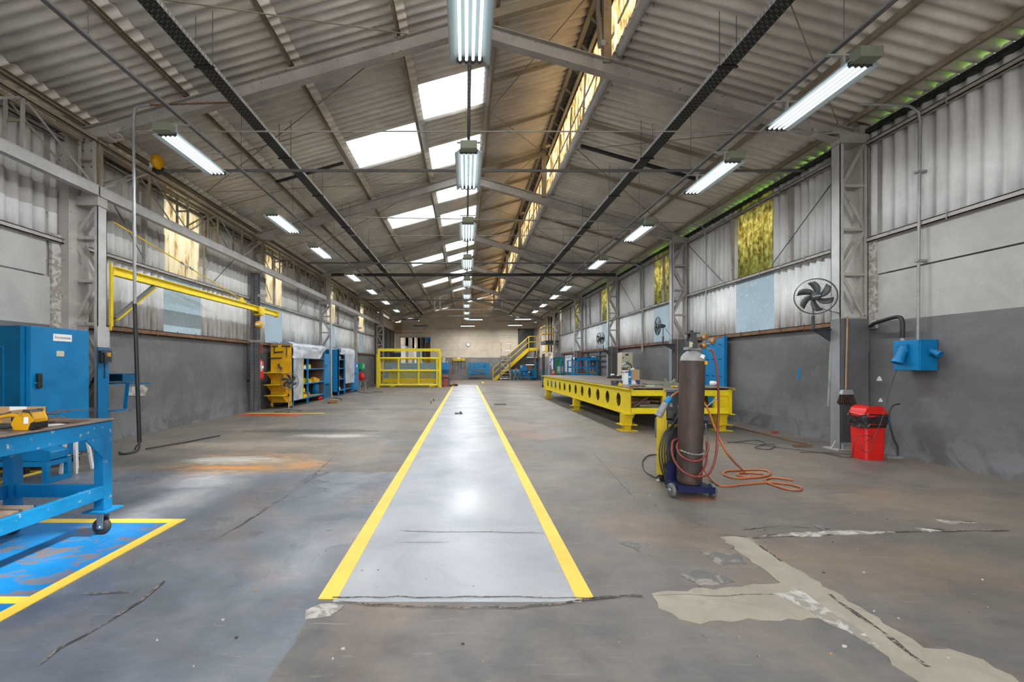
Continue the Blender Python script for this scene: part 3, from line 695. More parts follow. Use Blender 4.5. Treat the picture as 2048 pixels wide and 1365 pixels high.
# clerestory lattice beams, one per bay
for k, (a, b_) in enumerate(zip([1.24]+FR, FR+[38.3])):
    t = thing('clerestory_girder', 'tan ladder truss under the clerestory, '+(['nearest','second','third','fourth','fifth','sixth','farthest'][k])+' bay','girder',(2.2,(a+b_)/2,7))
    z = 7.36; x1, x2 = 2.12, 2.30
    MB().box((x1-.03,a+.14,z-.05),(x1+.05,b_,z+.03)).build('chord','purlin_steel',t); MB().box((x2-.03,a+.14,z-.22),(x2+.03,b_,z-.16)).build('chord','purlin_steel',t)
    n = 8
    for q in range(n+1):
        y = a+.2+(b_-a-.3)*q/n; MB().bar((x1,y,z-.02),(x2,y,z-.19),.06,.012,(0,0,1)).build('batten','purlin_steel',t)
    MB().bar((2.33,a+.2,6.55),(2.33,b_,6.55),.025).build('rail','steel_light',t)
    for q in range(4):
        y = a+.4+(b_-a-.8)*q/4; h = (b_-a-.8)/8
        MB().bar((2.36,y,6.1),(2.33,y+h,6.55),.010).build('brace_rod','dark_gray',t); MB().bar((2.33,y+h,6.55),(2.36,y+2*h,6.1),.010).build('brace_rod','dark_gray',t)
        MB().bar((2.42,y+h,7.2),(2.36,y+h,6.1),.035,.03).build('upright','purlin_steel',t)
# left crane girder with lattice above it
segs = [(-4.0,1.24),(1.24,FR[0]),(FR[0],FR[1]),(FR[1],FR[2]),(FR[2],FR[3]),(FR[3],FR[4])]
for k, (a, b_) in enumerate(segs):
    if k == 0: continue
    t = thing('lattice_girder','grey eaves lattice girder along the left wall, '+['','bay nearest the camera','bay behind the nearest column','bay above the yellow rack','bay above the second blue shelving','bay above the yellow guard'][k],'girder',(-5.7,(a+b_)/2,3.9))
    x = -5.66; a1 = a+.02; b1 = b_-.01; zb, zt = 3.90, 4.06
    mb = MB(); mb.box((x-.05,a1,zb),(x+.05,b1,zb+.01)); mb.box((x-.05,a1,zt-.012),(x+.05,b1,zt)); mb.box((x+.035,a1,zb),(x+.045,b1,zt)); mb.build('bottom_beam','steel_light',t)
    ztc = 4.78
    mb = MB(); mb.box((x-.05,a1,ztc-.06),(x+.03,b1,ztc-.05)); mb.box((x+.02,a1,ztc-.06),(x+.03,b1,ztc)); mb.build('top_chord','purlin_steel',t)
    x2 = x-.22
    mb = MB(); mb.box((x2-.03,a1,ztc-.06),(x2+.03,b1,ztc)); mb.build('top_chord','purlin_steel',t)
    n = 5; st = (b1-a1)/n
    for q in range(n+1):
        y = a1+.03+(b1-a1-.06)*q/n; nm = 'strut'
        for xx in (x, x2): MB().box((xx-.02,y-.012,zt),(xx+.02,y+.012,ztc-.06)).build(nm,'purlin_steel' if k>1 else 'steel',t)
        MB().box((x2,y-.01,4.42),(x,y+.01,4.45)).build('batten','purlin_steel',t)
        if q < n:
            up = ((y+.05,ztc-.07),(y+st-.05,zt)) if (q+k)%2 or k > 3 else ((y+.05,zt),(y+st-.05,ztc-.07))
            for xx in (x, x2): MB().bar((xx,up[0][0],up[0][1]),(xx,up[1][0],up[1][1]),.028,.012,(1,0,0)).build('diagonal','steel',t)
# ---------------------------------------------------------------- trays, conduits, lamps
for s, lab in ((-1,'left'),(1,'right')):
    x0, x1 = sorted((s*3.235, s*3.43)); z = 5.12; ye = 34
    t = thing('cable_tray','long dark perforated cable tray hung under the %s roof slope' % lab,'cable tray',((x0+x1)/2,16,z))
    MB().box((x0,-2,z),(x1,ye,z+.004)).build('tray_bottom','tray',t)
    xi = x1 if s < 0 else x0
    MB().box((xi-.002,-2,z),(xi+.002,ye,z+.05)).build('tray_side','tray_side',t); xo = x0 if s < 0 else x1
    MB().box((xo-.002,-2,z),(xo+.002,ye,z+.05)).build('tray_side','tray',t)
    mb = MB(); y = 3.2
    while y < 16:
        for q in range(6):
            xx = x0+.018+(x1-x0-.036)*q/5; mb.box((xx-.004,y+(.02 if q%2 else 0),z-.0015),(xx+.004,y+.022+(.02 if q%2 else 0),z-.0005))
        y += .075
    o = mb.build('slots','galv',t); o['kind'] = 'stuff'
    mb = MB(); y = 3.2
    while y < 14:
        for zz in (z+.014,z+.034): mb.box((xi+s*-.0035,y,zz-.0035),(xi+s*-.0022,y+.028,zz+.0035))
        y += .06
    o = mb.build('side_slots','black',t); o['kind'] = 'stuff'
    for y in (5.6,8.1,9.9,12.2,14.6,17.6,20,23,26,29,32):
        for xx in (x0-.01, x1+.01): MB().cyl((xx,y,z-.01),(xx,y,ZR-SL*abs(xx)-.06),.005,n=5).build('hanger_rod','dark_gray',t)
        MB().box((x0-.03,y-.015,z-.02),(x1+.03,y+.015,z-.004)).build('hanger_bar','tray',t)
LZ = 4.30
def lamp_proto():
    t = thing('strip_lamp','','lamp',(0,0,0)); L, W = 1.25, .37
    def refl():
        mb = MB(); hw = W/2; prof = [(-hw,.002),(-hw+.012,-.002),(-.105,.05),(.105,.05),(hw-.012,-.002),(hw,.002),(hw,.008),(hw-.014,.006),(.108,.056),(-.108,.056),(-hw+.014,.006),(-hw,.008)]
        mb.prism(prof,'y',-L/2,L/2); return mb
    refl().build('reflector','reflector',t,local=True)
    mb = MB(); mb.box((-.11,-L/2-.10,.012),(.11,-L/2+.03,.115)); mb.build('ballast_box','olive',t,local=True)
    for q in range(4):
        x = -.09+.06*q; MB().cyl((x,-L/2+.05,.012),(x,L/2-.04,.012),.0135,n=8).build('fluorescent_tube','tube',t,local=True)
    for yy in (-L/2+.03, L/2-.03):
        mb = MB()
        for q in range(4): x = -.09+.06*q; mb.cyl((x,yy-.02,.012),(x,yy+.02,.012),.016,n=8)
        mb.box((-.12,yy-.006,.002),(.12,yy+.006,.05)); mb.build('lamp_holder','charcoal',t,local=True)
    for yy in (-.4,.4): MB().box((-.012,yy-.015,.056),(.012,yy+.015,.25)).box((-.16,yy-.015,.238),(.16,yy+.015,.25)).build('hanger','steel_light',t,local=True)
    return t
lp = lamp_proto()
lamps = []
LC = [(.035,2.85+.62+2.95*k,4.11) for k in range(9)]
LL = [(-3.92,y+.62,4.32) for y in (5.75,8.86,11.3,14.75,17.7,20.9,24.2)]
LR = [(3.90,y,4.27) for y in (4.95,7.03,10.0,13.1,17.2,19.4,22.2,24.8)]
words9 = ['first','second','third','fourth','fifth','sixth','seventh','eighth','ninth']
first = True
for nm, lst in (('in the middle row over the aisle',LC),('in the left row under the conduit',LL),('in the right row under the conduit',LR)):
    for i, (x, y, z) in enumerate(lst):
        lab = 'four-tube white strip lamp %s, %s from the camera' % (nm, words9[i])
        if first: lp.location = (x,y,z); lp['label'] = lab; lp['group'] = 'four-tube strip lamps under the roof'; first = False
        else: dup(lp, (x,y,z), None, lab)
        d = bpy.data.lights.new('lamp_light','AREA'); d.shape = 'RECTANGLE'; d.size = .022; d.size_y = 1.15; d.energy = LAMP_W; d.color = (.90,.96,1)
        o = bpy.data.objects.new('lamp_light', d); COL.objects.link(o); o.location = (x-.03,y,z-.0045)
# trunking the lamps hang from
t = thing('lamp_trunking','slotted dark channel over the middle row of strip lamps','conduit',(.035,15,4.3))
MB().box((.015,3.2,4.345),(.055,31,4.375)).build('channel','dark_gray',t)
mb = MB(); y = 4.2
while y < 14: mb.box((.028,y,4.342),(.042,y+.03,4.345)); y += .07
o = mb.build('slots','galv',t); o['kind'] = 'stuff'
for y in FR: MB().cyl((.06,y+.03,4.375),(.06,y+.03,6.42),.004,n=5).build('hanger_rod','steel',t)
for s, lab, lst in ((-1,'left',LL),(1,'right',LR)):
    x = s*3.78; z = 4.57 if s < 0 else 4.52
    t = thing('lamp_trunking','long channel over the %s row of strip lamps' % lab,'conduit',(x,15,z))
    mb = MB(); mb.box((x-.02,-2,z),(x+.02,31,z+.035)); mb.build('channel','dark_gray',t); MB().box((x+s*-.026,-2,z+.006),(x+s*-.0205,31,z+.034)).build('channel_lip','mid_gray',t)
    for y in (4.4,7.4,9.6,12.6,15.5,18.4,21.4,24.4,27.5): MB().cyl((x,y,z+.03),(x,y,ZR-SL*abs(x)-.06),.004,n=5).build('hanger_rod','dark_gray',t)
# cross pipes
def pipe(pts, r, mat, label, name='conduit_pipe', cat='pipe', n=8):
    o = MB().tube(pts, r, n).build(name, mat); return tag(o, label, cat)
pipe([(-5.6,7.95,4.82),(6.1,7.95,4.82)], .028, 'dark_gray','dark conduit crossing the whole hall behind the nearest rafters')
pipe([(-5.5,15.3,4.84),(6.1,15.3,4.84)], .03, 'dark_gray','dark conduit crossing the hall behind the second rafters')
o = MB().box((-5.3,17.3,4.80),(5.9,17.42,4.90)).build('cross_cable_tray','tray'); tag(o,'dark cable tray crossing the hall at the third rafters','cable tray')
pipe([(-5.5,24.2,4.85),(6.0,24.2,4.85)], .035, 'dark_gray','dark conduit crossing the hall at the fourth rafters')
pipe([(-3.2,31.5,4.75),(4.3,31.5,4.75),(4.9,31.5,4.72),(4.95,31.5,4.5)], .05, 'steel','grey pipe crossing near the back wall below the gable')
o = tag(MB().bar((-4.25,9.85,5.40),(-2.75,9.85,5.83),.05).build('black_tube','black'),'black square tube under the left slope by the first skylight','pipe')
o = tag(MB().bar((2.4,9.22,5.90),(4.8,9.22,5.21),.06).build('black_tube','black'),'black square tube under the right slope past the nearest rafter','pipe')
pipe([(2.06,6.6,6.15),(2.06,6.75,6.2),(2.06,6.9,7.1)], .04,'galv','short grey pipe beside the clerestory post')
# hanging lattice cradle near the back
t = thing('suspended_cradle','white lattice cradle hanging under the farthest skylights','frame',(.1,28,4.8))
MB().box((-2.05,28,4.78),(2.3,28.06,4.84)).build('bottom_bar','steel_light',t)
for x in (-2.0,-1.65,1.95,2.28): MB().box((x-.02,28,4.82),(x+.02,28.05,5.6)).build('upright','steel_light',t)
for s, x0, x1 in ((0,-2.0,-1.65),(1,1.95,2.28)):
    for q in range(2): MB().bar((x0,28.02,4.84+q*.38),(x1,28.02,5.2+q*.38),.02).build('diagonal','steel_light',t)
# back strip lamps, hung across the hall
for i, (px, py, wpx) in enumerate(((821,641,34),(841,653.5,29),(949,639,33),(935.5,652,29),(1046,638.5,33),(1030,650.5,29))):
    Y = 31.8 if i%2 == 0 else 36.2
    c = P(px, py, Y); w2 = wpx*Y/F/2
    t = thing('hanging_strip_lamp',['wide thin strip lamp at back left, front one','wide thin strip lamp at back left, rear one','wide thin strip lamp at back centre, front one','wide thin strip lamp at back centre, rear one','wide thin strip lamp at back right, front one','wide thin strip lamp at back right, rear one'][i],'lamp',tuple(c),0,'strip lamps hung before the back wall')
    MB().box((c.x-w2,Y-.1,c.z),(c.x+w2,Y+.1,c.z+.1)).build('housing','dark_gray',t)
    MB().box((c.x-w2+.02,Y-.09,c.z-.05),(c.x+w2-.02,Y+.09,c.z)).build('diffuser','tube' if i not in (0,1) else 'reflector',t)
    for dx in (-w2*.8, w2*.8): MB().cyl((c.x+dx,Y,c.z+.1),(c.x+dx,Y,ZR-SL*abs(c.x+dx)-.03),.01,n=5).build('hanger','galv',t)

for (x, y, z, sx, wts) in ((-3.9,31.8,4.6,1.2,60),(.5,31.8,4.6,1.2,80),(4.1,31.8,4.6,1.2,80),(-3.8,36.2,4.5,1.2,50),(.1,36.2,4.5,1.2,70),(4.0,36.2,4.5,1.2,70),(-3.5,43,5.2,1.5,130),(-3.5,54,5.2,1.5,160)):  # light of the back lamps, then added fill without fixtures in the annexe
    d = bpy.data.lights.new('back_lamp_and_fill_light','AREA'); d.shape = 'RECTANGLE'; d.size = sx; d.size_y = .12; d.energy = wts*1.7; d.color = (1,.96,.90)
    o = bpy.data.objects.new('back_lamp_and_fill_light', d); COL.objects.link(o); o.location = (x,y,z-.12)
# ---------------------------------------------------------------- helpers for objects
def text(s, size, mat, m4, parent, name='lettering'):
    cu = bpy.data.curves.new('t','FONT'); cu.body = s; cu.size = size; cu.align_x = 'CENTER'; cu.align_y = 'CENTER'; cu.extrude = .0005
    o = bpy.data.objects.new('t', cu); COL.objects.link(o); bpy.context.view_layer.update()
    me = bpy.data.meshes.new_from_object(o.evaluated_get(bpy.context.evaluated_depsgraph_get())); bpy.data.objects.remove(o)
    me.materials.clear(); me.materials.append(M[mat]); me.transform(m4)
    q = bpy.data.objects.new(name, me); COL.objects.link(q)
    if parent:
        q.parent = parent; L = Vector((0,0,0)); r = parent
        while r: L += r.location; r = r.parent
        me.transform(Matrix.Translation(-L))
    return q
def bez(pts, n=8):                       # smooth curve through points
    pts = [Vector(p) for p in pts]; out = []
    for i in range(len(pts)-1):
        p0 = pts[max(i-1,0)]; p1 = pts[i]; p2 = pts[i+1]; p3 = pts[min(i+2,len(pts)-1)]
        for k in range(n):
            t = k/n; out.append(.5*((2*p1)+(-p0+p2)*t+(2*p0-5*p1+4*p2-p3)*t*t+(-p0+3*p1-3*p2+p3)*t**3))
    return out+[pts[-1]]
def one(mb, name, mat, label, cat, group=None, **k):
    return tag(mb.build(name, mat, **k), label, cat, group)

# ---- mobile workbench, left foreground
t = thing('mobile_workbench','chipped blue steel workbench on castors, cut by the left edge','workbench',(-3.17,2.6,0))
x0, x1, y0, y1, zt = -3.56, -2.78, 1.55, 3.46, .893
MB().box((x0-.01,y0,zt-.012),(x1+.012,y1+.012,zt)).build('top_plate','rust_plate',t,bevel=.003)
mb = MB(); mb.box((x1-.05,y0,zt-.13),(x1,y1,zt-.013)); mb.build('apron','blue_worn',t,bevel=.004)
MB().box((x0,y0,zt-.13),(x0+.05,y1,zt-.013)).build('apron','blue_worn',t,bevel=.004)
MB().box((x0+.05,y1-.05,zt-.13),(x1-.051,y1-.001,zt-.013)).build('apron','blue_worn',t)
def caster(mb_par, x, y, wheel_r=.062):
    h = MB(); h.box((x-.09,y-.09,.185),(x+.09,y+.09,.197)); h.build('foot_plate','blue_worn',mb_par)
    f = MB(); f.cyl((x,y,.165),(x,y,.185),.035)
    for s in (-1,1): f.prism([(x-.028,.165),(x+.028,.165),(x+.02,.05),(x-.02,.05)],'y',y+s*.03-.002,y+s*.03+.002)
    c = f.build('caster','zinc',mb_par)
    w_ = MB().lathe([(.0,-.024),(.052,-.024),(wheel_r,-.017),(wheel_r,.017),(.052,.024),(0,.024)],(x-.01,y,wheel_r),24,'y'); w_.build('wheel','rubber',c)
    MB().lathe([(0,-.034),(.016,-.034),(.016,.034),(0,.034)],(x-.01,y,wheel_r),10,'y').build('axle','zinc',c)
for (lx, ly) in ((x1-.04,y1-.04),(x0+.04,y1-.04),(x1-.04,y0+.06),(x0+.04,y0+.06)):
    MB().box((lx-.04,ly-.04,.197),(lx+.04,ly+.04,zt-.13)).build('leg','blue_worn',t,bevel=.004)
    caster(t, lx, ly)
    s = -1 if ly > 2 else 1
    MB().prism([(ly+s*.04,zt-.13),(ly+s*.20,zt-.13),(ly+s*.04,zt-.30)],'x',(x1-.012 if lx > -3.1 else x0),(x1 if lx > -3.1 else x0+.012)).build('gusset','blue_worn',t)
for xx in (x1-.04, x0): MB().box((xx,y0+.1,.29),(xx+.04,y1-.08,.385)).build('stretcher','blue_worn',t,bevel=.003)
MB().box((x0+.08,y1-.06,.29),(x1-.08,y1-.02,.385)).build('stretcher','blue',t); MB().box((x0,2.80,.30),(x1-.04,2.87,.40)).build('stretcher','rust_plate',t)
MB().box((x0+.06,2.0,.385),(x1-.045,2.78,.395)).build('shelf_plate','rust_plate',t)
# things on the workbench
T = thing('cordless_saw','yellow and black cordless saw lying on the blue workbench','power tool',(-2.95,2.78,zt))
zz = zt
o_ = MB(); o_.prism([(-2.93,zz+.012),(-2.80,zz+.012),(-2.785,zz+.05),(-2.80,zz+.155),(-2.86,zz+.165),(-2.91,zz+.12),(-2.95,zz+.06)],'y',2.86,2.97); o_.build('battery_mount','orange_yellow',T,bevel=.01)
MB().prism([(-2.80,zz+.02),(-2.762,zz+.03),(-2.755,zz+.10),(-2.785,zz+.165),(-2.835,zz+.172),(-2.80,zz+.10)],'y',2.855,2.975).build('battery','orange_yellow',T,bevel=.008)
MB().prism([(-2.792,zz+.012),(-2.755,zz+.02),(-2.748,zz+.075),(-2.775,zz+.06)],'y',2.85,2.98).build('battery_base','black',T,bevel=.006); MB().prism([(-2.85,zz+.165),(-2.79,zz+.158),(-2.77,zz+.13),(-2.79,zz+.176),(-2.84,zz+.182)],'y',2.85,2.98).build('battery_cap','charcoal',T,bevel=.004)
MB().tube(bez([(-3.22,2.9,zz+.045),(-3.1,2.9,zz+.03),(-3.0,2.9,zz+.035),(-2.93,2.91,zz+.07)],5),.026,10).build('grip','charcoal',T)
MB().tube(bez([(-3.20,2.9,zz+.06),(-3.17,2.9,zz+.095),(-3.08,2.9,zz+.115),(-2.99,2.9,zz+.13),(-2.90,2.91,zz+.115)],5),.016,8).build('handle','orange_yellow',T)
MB().prism([(-3.40,zz+.0),(-3.16,zz+.03),(-3.14,zz+.06),(-3.20,zz+.09),(-3.30,zz+.10),(-3.40,zz+.11)],'y',2.86,2.95).build('motor_housing','orange_yellow',T,bevel=.012)
mb = MB()
for q in range(5): mb.box((-3.36,2.855,zz+.03+q*.014),(-3.24,2.858,zz+.036+q*.014))
mb.build('vents','charcoal',T); MB().box((-2.84,2.852,zz+.06),(-2.80,2.8535,zz+.12)).build('label_plate','white',T)
T.scale = (.74,.74,.72); T.location = (-2.93,2.78,zt)
T = thing('cardboard_box','open crumpled cardboard box on the workbench behind the saw','box',(-3.42,3.28,zt))
x, y, a, b_ = -3.45, 3.27, .21, .13
for nm, m_ in (('side',MB().box((x-a,y-b_,zt),(x-a+.005,y+b_,zt+.09))),('side',MB().box((x+a-.005,y-b_,zt),(x+a,y+b_,zt+.095))),('side',MB().box((x-a,y-b_,zt),(x+a,y-b_+.005,zt+.07))),('side',MB().box((x-a,y+b_-.005,zt),(x+a,y+b_,zt+.10))),('base',MB().box((x-a,y-b_,zt),(x+a,y+b_,zt+.005))),
                ('flap',MB().prism([(x-a,zt+.072),(x-.01,zt+.078),(x+.0,zt+.02),(x-a,zt+.0)],'y',y-b_-.04,y-b_-.035)),('flap',MB().bar((x+a,y,zt+.095),(x+a-.08,y,zt+.075),.24,.004))): m_.build(nm,'cardboard',T)
MB().box((x-.07,y+b_-.008,zt+.07),(x+.06,y+b_-.004,zt+.10)).build('printed_label','white',T)
rb_ = random.Random(11)
for i in range(9):
    px, py, L = -3.10+rb_.uniform(-.12,.12), 3.22+rb_.uniform(-.1,.12), rb_.uniform(.15,.34)
    an = rb_.uniform(-.5,.5); z = zt+.004+.009*i; d = Vector((math.cos(an),math.sin(an)*.5,0))*L/2
    p = Vector((px,py,z)); 
    one(MB().bar(p-d,p+d+Vector((0,0,.012 if i > 5 else 0)),rb_.choice([.02,.035,.05]),.005),'metal_strip','rust',['rusty flat strip at the bottom of the heap on the workbench','rusty flat strip low in the heap on the workbench','rusty flat strip in the heap, lower half','rusty flat strip in the middle of the heap','short rusty strip in the middle of the heap','rusty strip in the upper half of the heap','rusty strip near the top of the heap, tip raised','rusty strip second from the top of the heap, tip raised','topmost rusty strip of the heap beside the cardboard box'][i],'metal strip','rusty metal strips heaped on the workbench')
one(MB().prism([(-3.0,3.02),(-2.86,3.0),(-2.84,3.12),(-2.97,3.16)],'z',zt+.001,zt+.004),'printed_sheet','white','printed white sheet on the workbench under the scrap','paper')
one(MB().prism([(-3.35,2.55),(-2.86,2.72),(-2.855,2.75),(-3.35,2.62)],'z',zt+.001,zt+.006),'steel_rule','zinc','grey flat steel bar in front of the saw on the workbench','metal bar')
one(MB().tube([(-2.98,2.55,zt+.012),(-2.86,2.63,zt+.012)],.011,8),'file_handle','blue','bright blue tool handle at the front edge of the workbench','tool handle')
mb = MB()
for q in range(14): mb.bar((-2.93+q*.009,3.18,zt+.004),(-2.98+q*.009,3.34,zt+.004),.005,.003)
o = one(mb,'metal_grating','rust','small dark ribbed grating at the far corner of the workbench','grating')
o['kind'] = 'stuff'
# ---- cabinet with sign
t = thing('tool_cabinet','tall blue steel cabinet with a white Ferramentas sign','cabinet',(-5.62,5.67,0))
cx0, cx1, cy0, cy1, cz = -6.04, -5.27, 5.26, 6.07, 1.785
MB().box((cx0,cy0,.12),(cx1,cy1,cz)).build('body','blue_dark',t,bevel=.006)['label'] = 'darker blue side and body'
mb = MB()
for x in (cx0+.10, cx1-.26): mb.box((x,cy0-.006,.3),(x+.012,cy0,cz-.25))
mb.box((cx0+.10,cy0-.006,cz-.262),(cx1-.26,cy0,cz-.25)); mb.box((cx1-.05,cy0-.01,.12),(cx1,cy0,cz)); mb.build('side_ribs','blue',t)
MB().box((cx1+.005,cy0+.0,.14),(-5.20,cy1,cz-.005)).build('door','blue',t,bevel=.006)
for (yy) in (cy0+.06, cy1-.06):
    for xx in (cx0+.06, cx1-.06): MB().box((xx-.03,yy-.03,0),(xx+.03,yy+.03,.12)).build('foot','black',t)
s_ = MB().box((-5.2,5.54,1.615),(-5.195,5.80,1.705)).build('door_sign','white',t)
rx = Matrix.Rotation(R(90),4,'X'); rz = Matrix.Rotation(R(90),4,'Z')
text('Ferramentas', .044, 'charcoal', Matrix.Translation((-5.194,5.67,1.66))@rz@rx, t)
MB().box((-5.2,5.585,1.42),(-5.196,5.69,1.49)).build('paper_note','beige',t)
h = MB(); h.box((-5.2,5.315,1.03),(-5.155,5.365,1.21)); h.build('lock_handle','black',t,bevel=.01); MB().box((-5.2,5.28,1.085),(-5.18,5.33,1.105)).build('latch','blue',t)
# ---- blue low stand, tray and white stool behind the workbench
t = thing('low_stand','low blue tube stand on the floor behind the workbench','stand',(-4.8,4.98,0))
for (xx, ya, yb2) in ((-4.64,4.86,5.14),):
    for yy in (4.86,5.12): MB().box((-4.66,yy-.025,0),(-4.61,yy+.025,.24)).build('leg','blue',t)
for yy in (4.86,5.12): MB().box((-5.25,yy-.025,0),(-5.2,yy+.025,.24)).build('leg','blue',t)
for z in (.03,.215):
    MB().box((-4.66,4.885,z-.025),(-4.61,5.095,z+.025)).build('rail','blue',t)
for yy in (4.86,5.12): MB().box((-5.2,yy-.025,.19),(-4.66,yy+.025,.24)).build('rail','blue',t)
MB().prism([(-5.3,.30),(-5.0,.255),(-4.62,.25),(-4.62,.34),(-4.9,.42),(-5.3,.42)],'y',4.88,5.10).build('tray','blue',t,bevel=.01)
t = thing('metal_stool','dirty white metal stool between the workbench and the cabinet','stool',(-4.78,5.42,0))
for (a, b_) in (((-4.70,5.30),(-4.74,5.34)),((-4.88,5.30),(-4.84,5.34)),((-4.72,5.56),(-4.76,5.50)),((-4.92,5.56),(-4.88,5.50))): MB().bar((*a,0),(*b_,.56),.03).build('leg','white',t)
MB().tube([(-4.72,5.31,.2),(-4.87,5.31,.2),(-4.9,5.54,.2),(-4.74,5.54,.2)],.009,6,True).build('foot_ring','chrome',t)
MB().cyl((-4.81,5.42,.56),(-4.81,5.42,.60),.16,n=20).build('seat','dark_gray',t)
# ---- column telephone and wall desk
t = thing('wall_telephone','black telephone with a curly cord on the blue column face','telephone',(-5.58,6.83,1.3))
MB().prism([(6.74,1.35),(6.93,1.36),(6.93,1.53),(6.74,1.53)],'x',-5.626,-5.58).build('base','charcoal',t,bevel=.01)
MB().tube(bez([(-5.56,6.775,1.50),(-5.545,6.775,1.43),(-5.56,6.775,1.34)],5),.024,8).build('handset','charcoal',t)
MB().box((-5.58,6.84,1.44),(-5.575,6.91,1.50)).build('number_card','orange_yellow',t); mb = MB()
for q in range(12): mb.box((-5.58,6.84+(q%3)*.024,1.365+(q//3)*.017),(-5.577,6.855+(q%3)*.024,1.375+(q//3)*.017))
mb.build('keys','black',t)
hx = [(-5.585+.012*math.cos(q*1.1),6.80+.012*math.sin(q*1.1),1.33-q*.0021) for q in range(110)]; MB().tube(hx,.003,4).build('cord','black',t)
t = thing('wall_desk','small blue folding wall desk with a box, right of the telephone','shelf',(-5.7,7.2,1))
MB().prism([(-5.95,7.02),(-5.60,7.02),(-5.52,7.12),(-5.14,7.16),(-5.14,7.22),(-5.95,7.4)],'z',1.0,1.015).build('desk_top','blue',t)
mb = MB(); mb.box((-6.0,7.40,1.03),(-5.50,7.41,1.16)); mb.box((-5.51,7.05,1.03),(-5.50,7.4,1.16)); mb.box((-6.0,7.05,1.155),(-5.50,7.41,1.165)); mb.box((-6.0,7.02,1.02),(-5.86,7.04,1.155)); mb.build('box','blue_dark',t)
MB().bar((-5.50,7.15,1.0),(-5.54,7.15,.60),.06,.012).build('bracket','blue',t); MB().bar((-5.52,7.14,.585),(-5.78,7.0,.565),.03,.012,(0,1,0)).build('bracket','blue',t)
MB().box((-6.0,7.1,.56),(-5.96,7.3,1.0)).build('wall_plate','blue',t)
t = one(MB().prism([(7.95,.75),(8.35,.72),(8.42,.86),(8.30,.93),(7.9,.90)],'x',XL,XL+.012),'plaster_patch','cement_pale','pale bare patch on the left wall under the wall desk','patch')
# ---- vertical pipe with hose
t = thing('service_pipe','tall grey pipe dropping from the roof, black at its lower end','pipe',(-4.93,6.55,0))
zp = lambda py, Y=6.55: H+(VY-py)*Y/F
MB().tube(bez([(-4.93,6.55,zp(608)),(-4.94,6.55,3.6),(-4.95,6.55,5.0)],4)+[(-4.93,6.55,5.13),(-4.87,6.55,5.17),(-4.7,6.55,5.18)],.021,10).build('riser','galv',t)
MB().tube([(-4.7,6.55,5.18),(-3.5,6.55,5.22)],.014,8).build('branch','rust',t)
MB().cyl((-4.93,6.55,zp(608)),(-4.86,6.55,.16),.028,n=10).build('insulated_end','black',t)
MB().tube(bez([(-4.86,6.55,.16),(-4.86,6.52,.05),(-4.93,6.42,.02),(-5.02,6.40,.02),(-5.08,6.45,.03)],6),.016,8).build('hose','cable',t)
MB().tube(bez([(-4.88,6.58,.12),(-4.97,6.65,.10),(-5.03,6.68,.02)],5),.010,6).build('hook','cable',t)
g1, g2 = G(292,902), G(440,873)
one(MB().tube([(g1.x,g1.y,.03),((g1.x+g2.x)/2,(g1.y+g2.y)/2,.018),(g2.x,g2.y,.014)],.013,8),'floor_rod','cable','long thin dark rod lying on the floor beside the pipe foot','rod')
# ---- jib crane
t = thing('jib_crane','yellow swing-arm crane folded along the left wall','crane',(-5.58,9.8,2.8)); X = -5.575
MB().box((X-.05,6.935,1.85),(X-.02,6.955,2.93)).build('mast_plate','yellow',t); MB().cyl((X-.03,6.97,1.92),(X-.03,6.97,2.86),.016).build('mast','yellow',t)
mb = MB(); mb.box((X-.05,6.97,2.725),(X+.05,12.95,2.737)); mb.box((X-.05,6.97,2.853),(X+.05,12.95,2.865)); mb.box((X-.004,6.97,2.737),(X+.004,12.95,2.853)); mb.build('arm','lemon',t)
MB().box((X-.06,12.95,2.70),(X+.06,12.965,2.89)).build('end_stop','yellow',t)
MB().bar((X,6.99,2.05),(X,7.85,2.71),.05,.05,(1,0,0)).build('brace','dark_gray',t); MB().bar((X+.028,6.99,2.02),(X+.028,7.86,2.68),.012,.05,(1,0,0)).build('brace_flange','yellow',t)
MB().cyl((X,6.97,3.57),(X,8.66,3.305),.011,n=8).build('stay_rod','yellow',t); MB().cyl((X,8.9,3.265),(X,10.9,2.93),.011,n=8).build('stay_rod','yellow',t)
mb = MB(); mb.bar((X,8.63,3.325),(X,8.95,3.275),.012,.012); mb.bar((X,8.63,3.295),(X,8.95,3.245),.012,.012); mb.cyl((X,8.60,3.315),(X,8.68,3.302),.022,n=8); mb.cyl((X,8.90,3.268),(X,8.98,3.255),.022,n=8); mb.build('turnbuckle','zinc',t)
MB().prism([(10.8,2.865),(11.12,2.865),(11.0,2.98),(10.88,2.98)],'x',X-.01,X+.01).build('lug','yellow',t)
tr = MB(); tr.box((X-.10,11.7,2.70),(X-.06,11.98,2.84)); tr.box((X+.06,11.7,2.66),(X+.10,11.98,2.84)); tr.box((X-.10,11.76,2.63),(X+.10,11.92,2.67))
for s in (-1,1):
    for yy in (11.76,11.92): tr.cyl((X+s*.02,yy,2.765),(X+s*.065,yy,2.765),.035,n=12)
tr.build('trolley','yellow',t)
h = MB().tube([(X+.0,11.84,2.63),(X+.0,11.84,2.56),(X+.03,11.84,2.53),(X,11.84,2.50)],.012,6).build('hook','dark_gray',t)
t2 = thing('chain_hoist','orange chain hoist hanging from the yellow crane arm','hoist',(X,11.84,2.38))
MB().lathe([(0,-.06),(.07,-.06),(.095,-.03),(.095,.03),(.07,.06),(0,.06)],(X,11.84,2.39),18,'y').build('hoist_body','orange_yellow',t2); MB().box((X-.05,11.77,2.37),(X+.05,11.776,2.42)).build('name_band','white',t2)
MB().tube([(X,11.84,2.50),(X,11.84,2.46)],.012,6).build('top_hook','dark_gray',t2)
mb = MB()
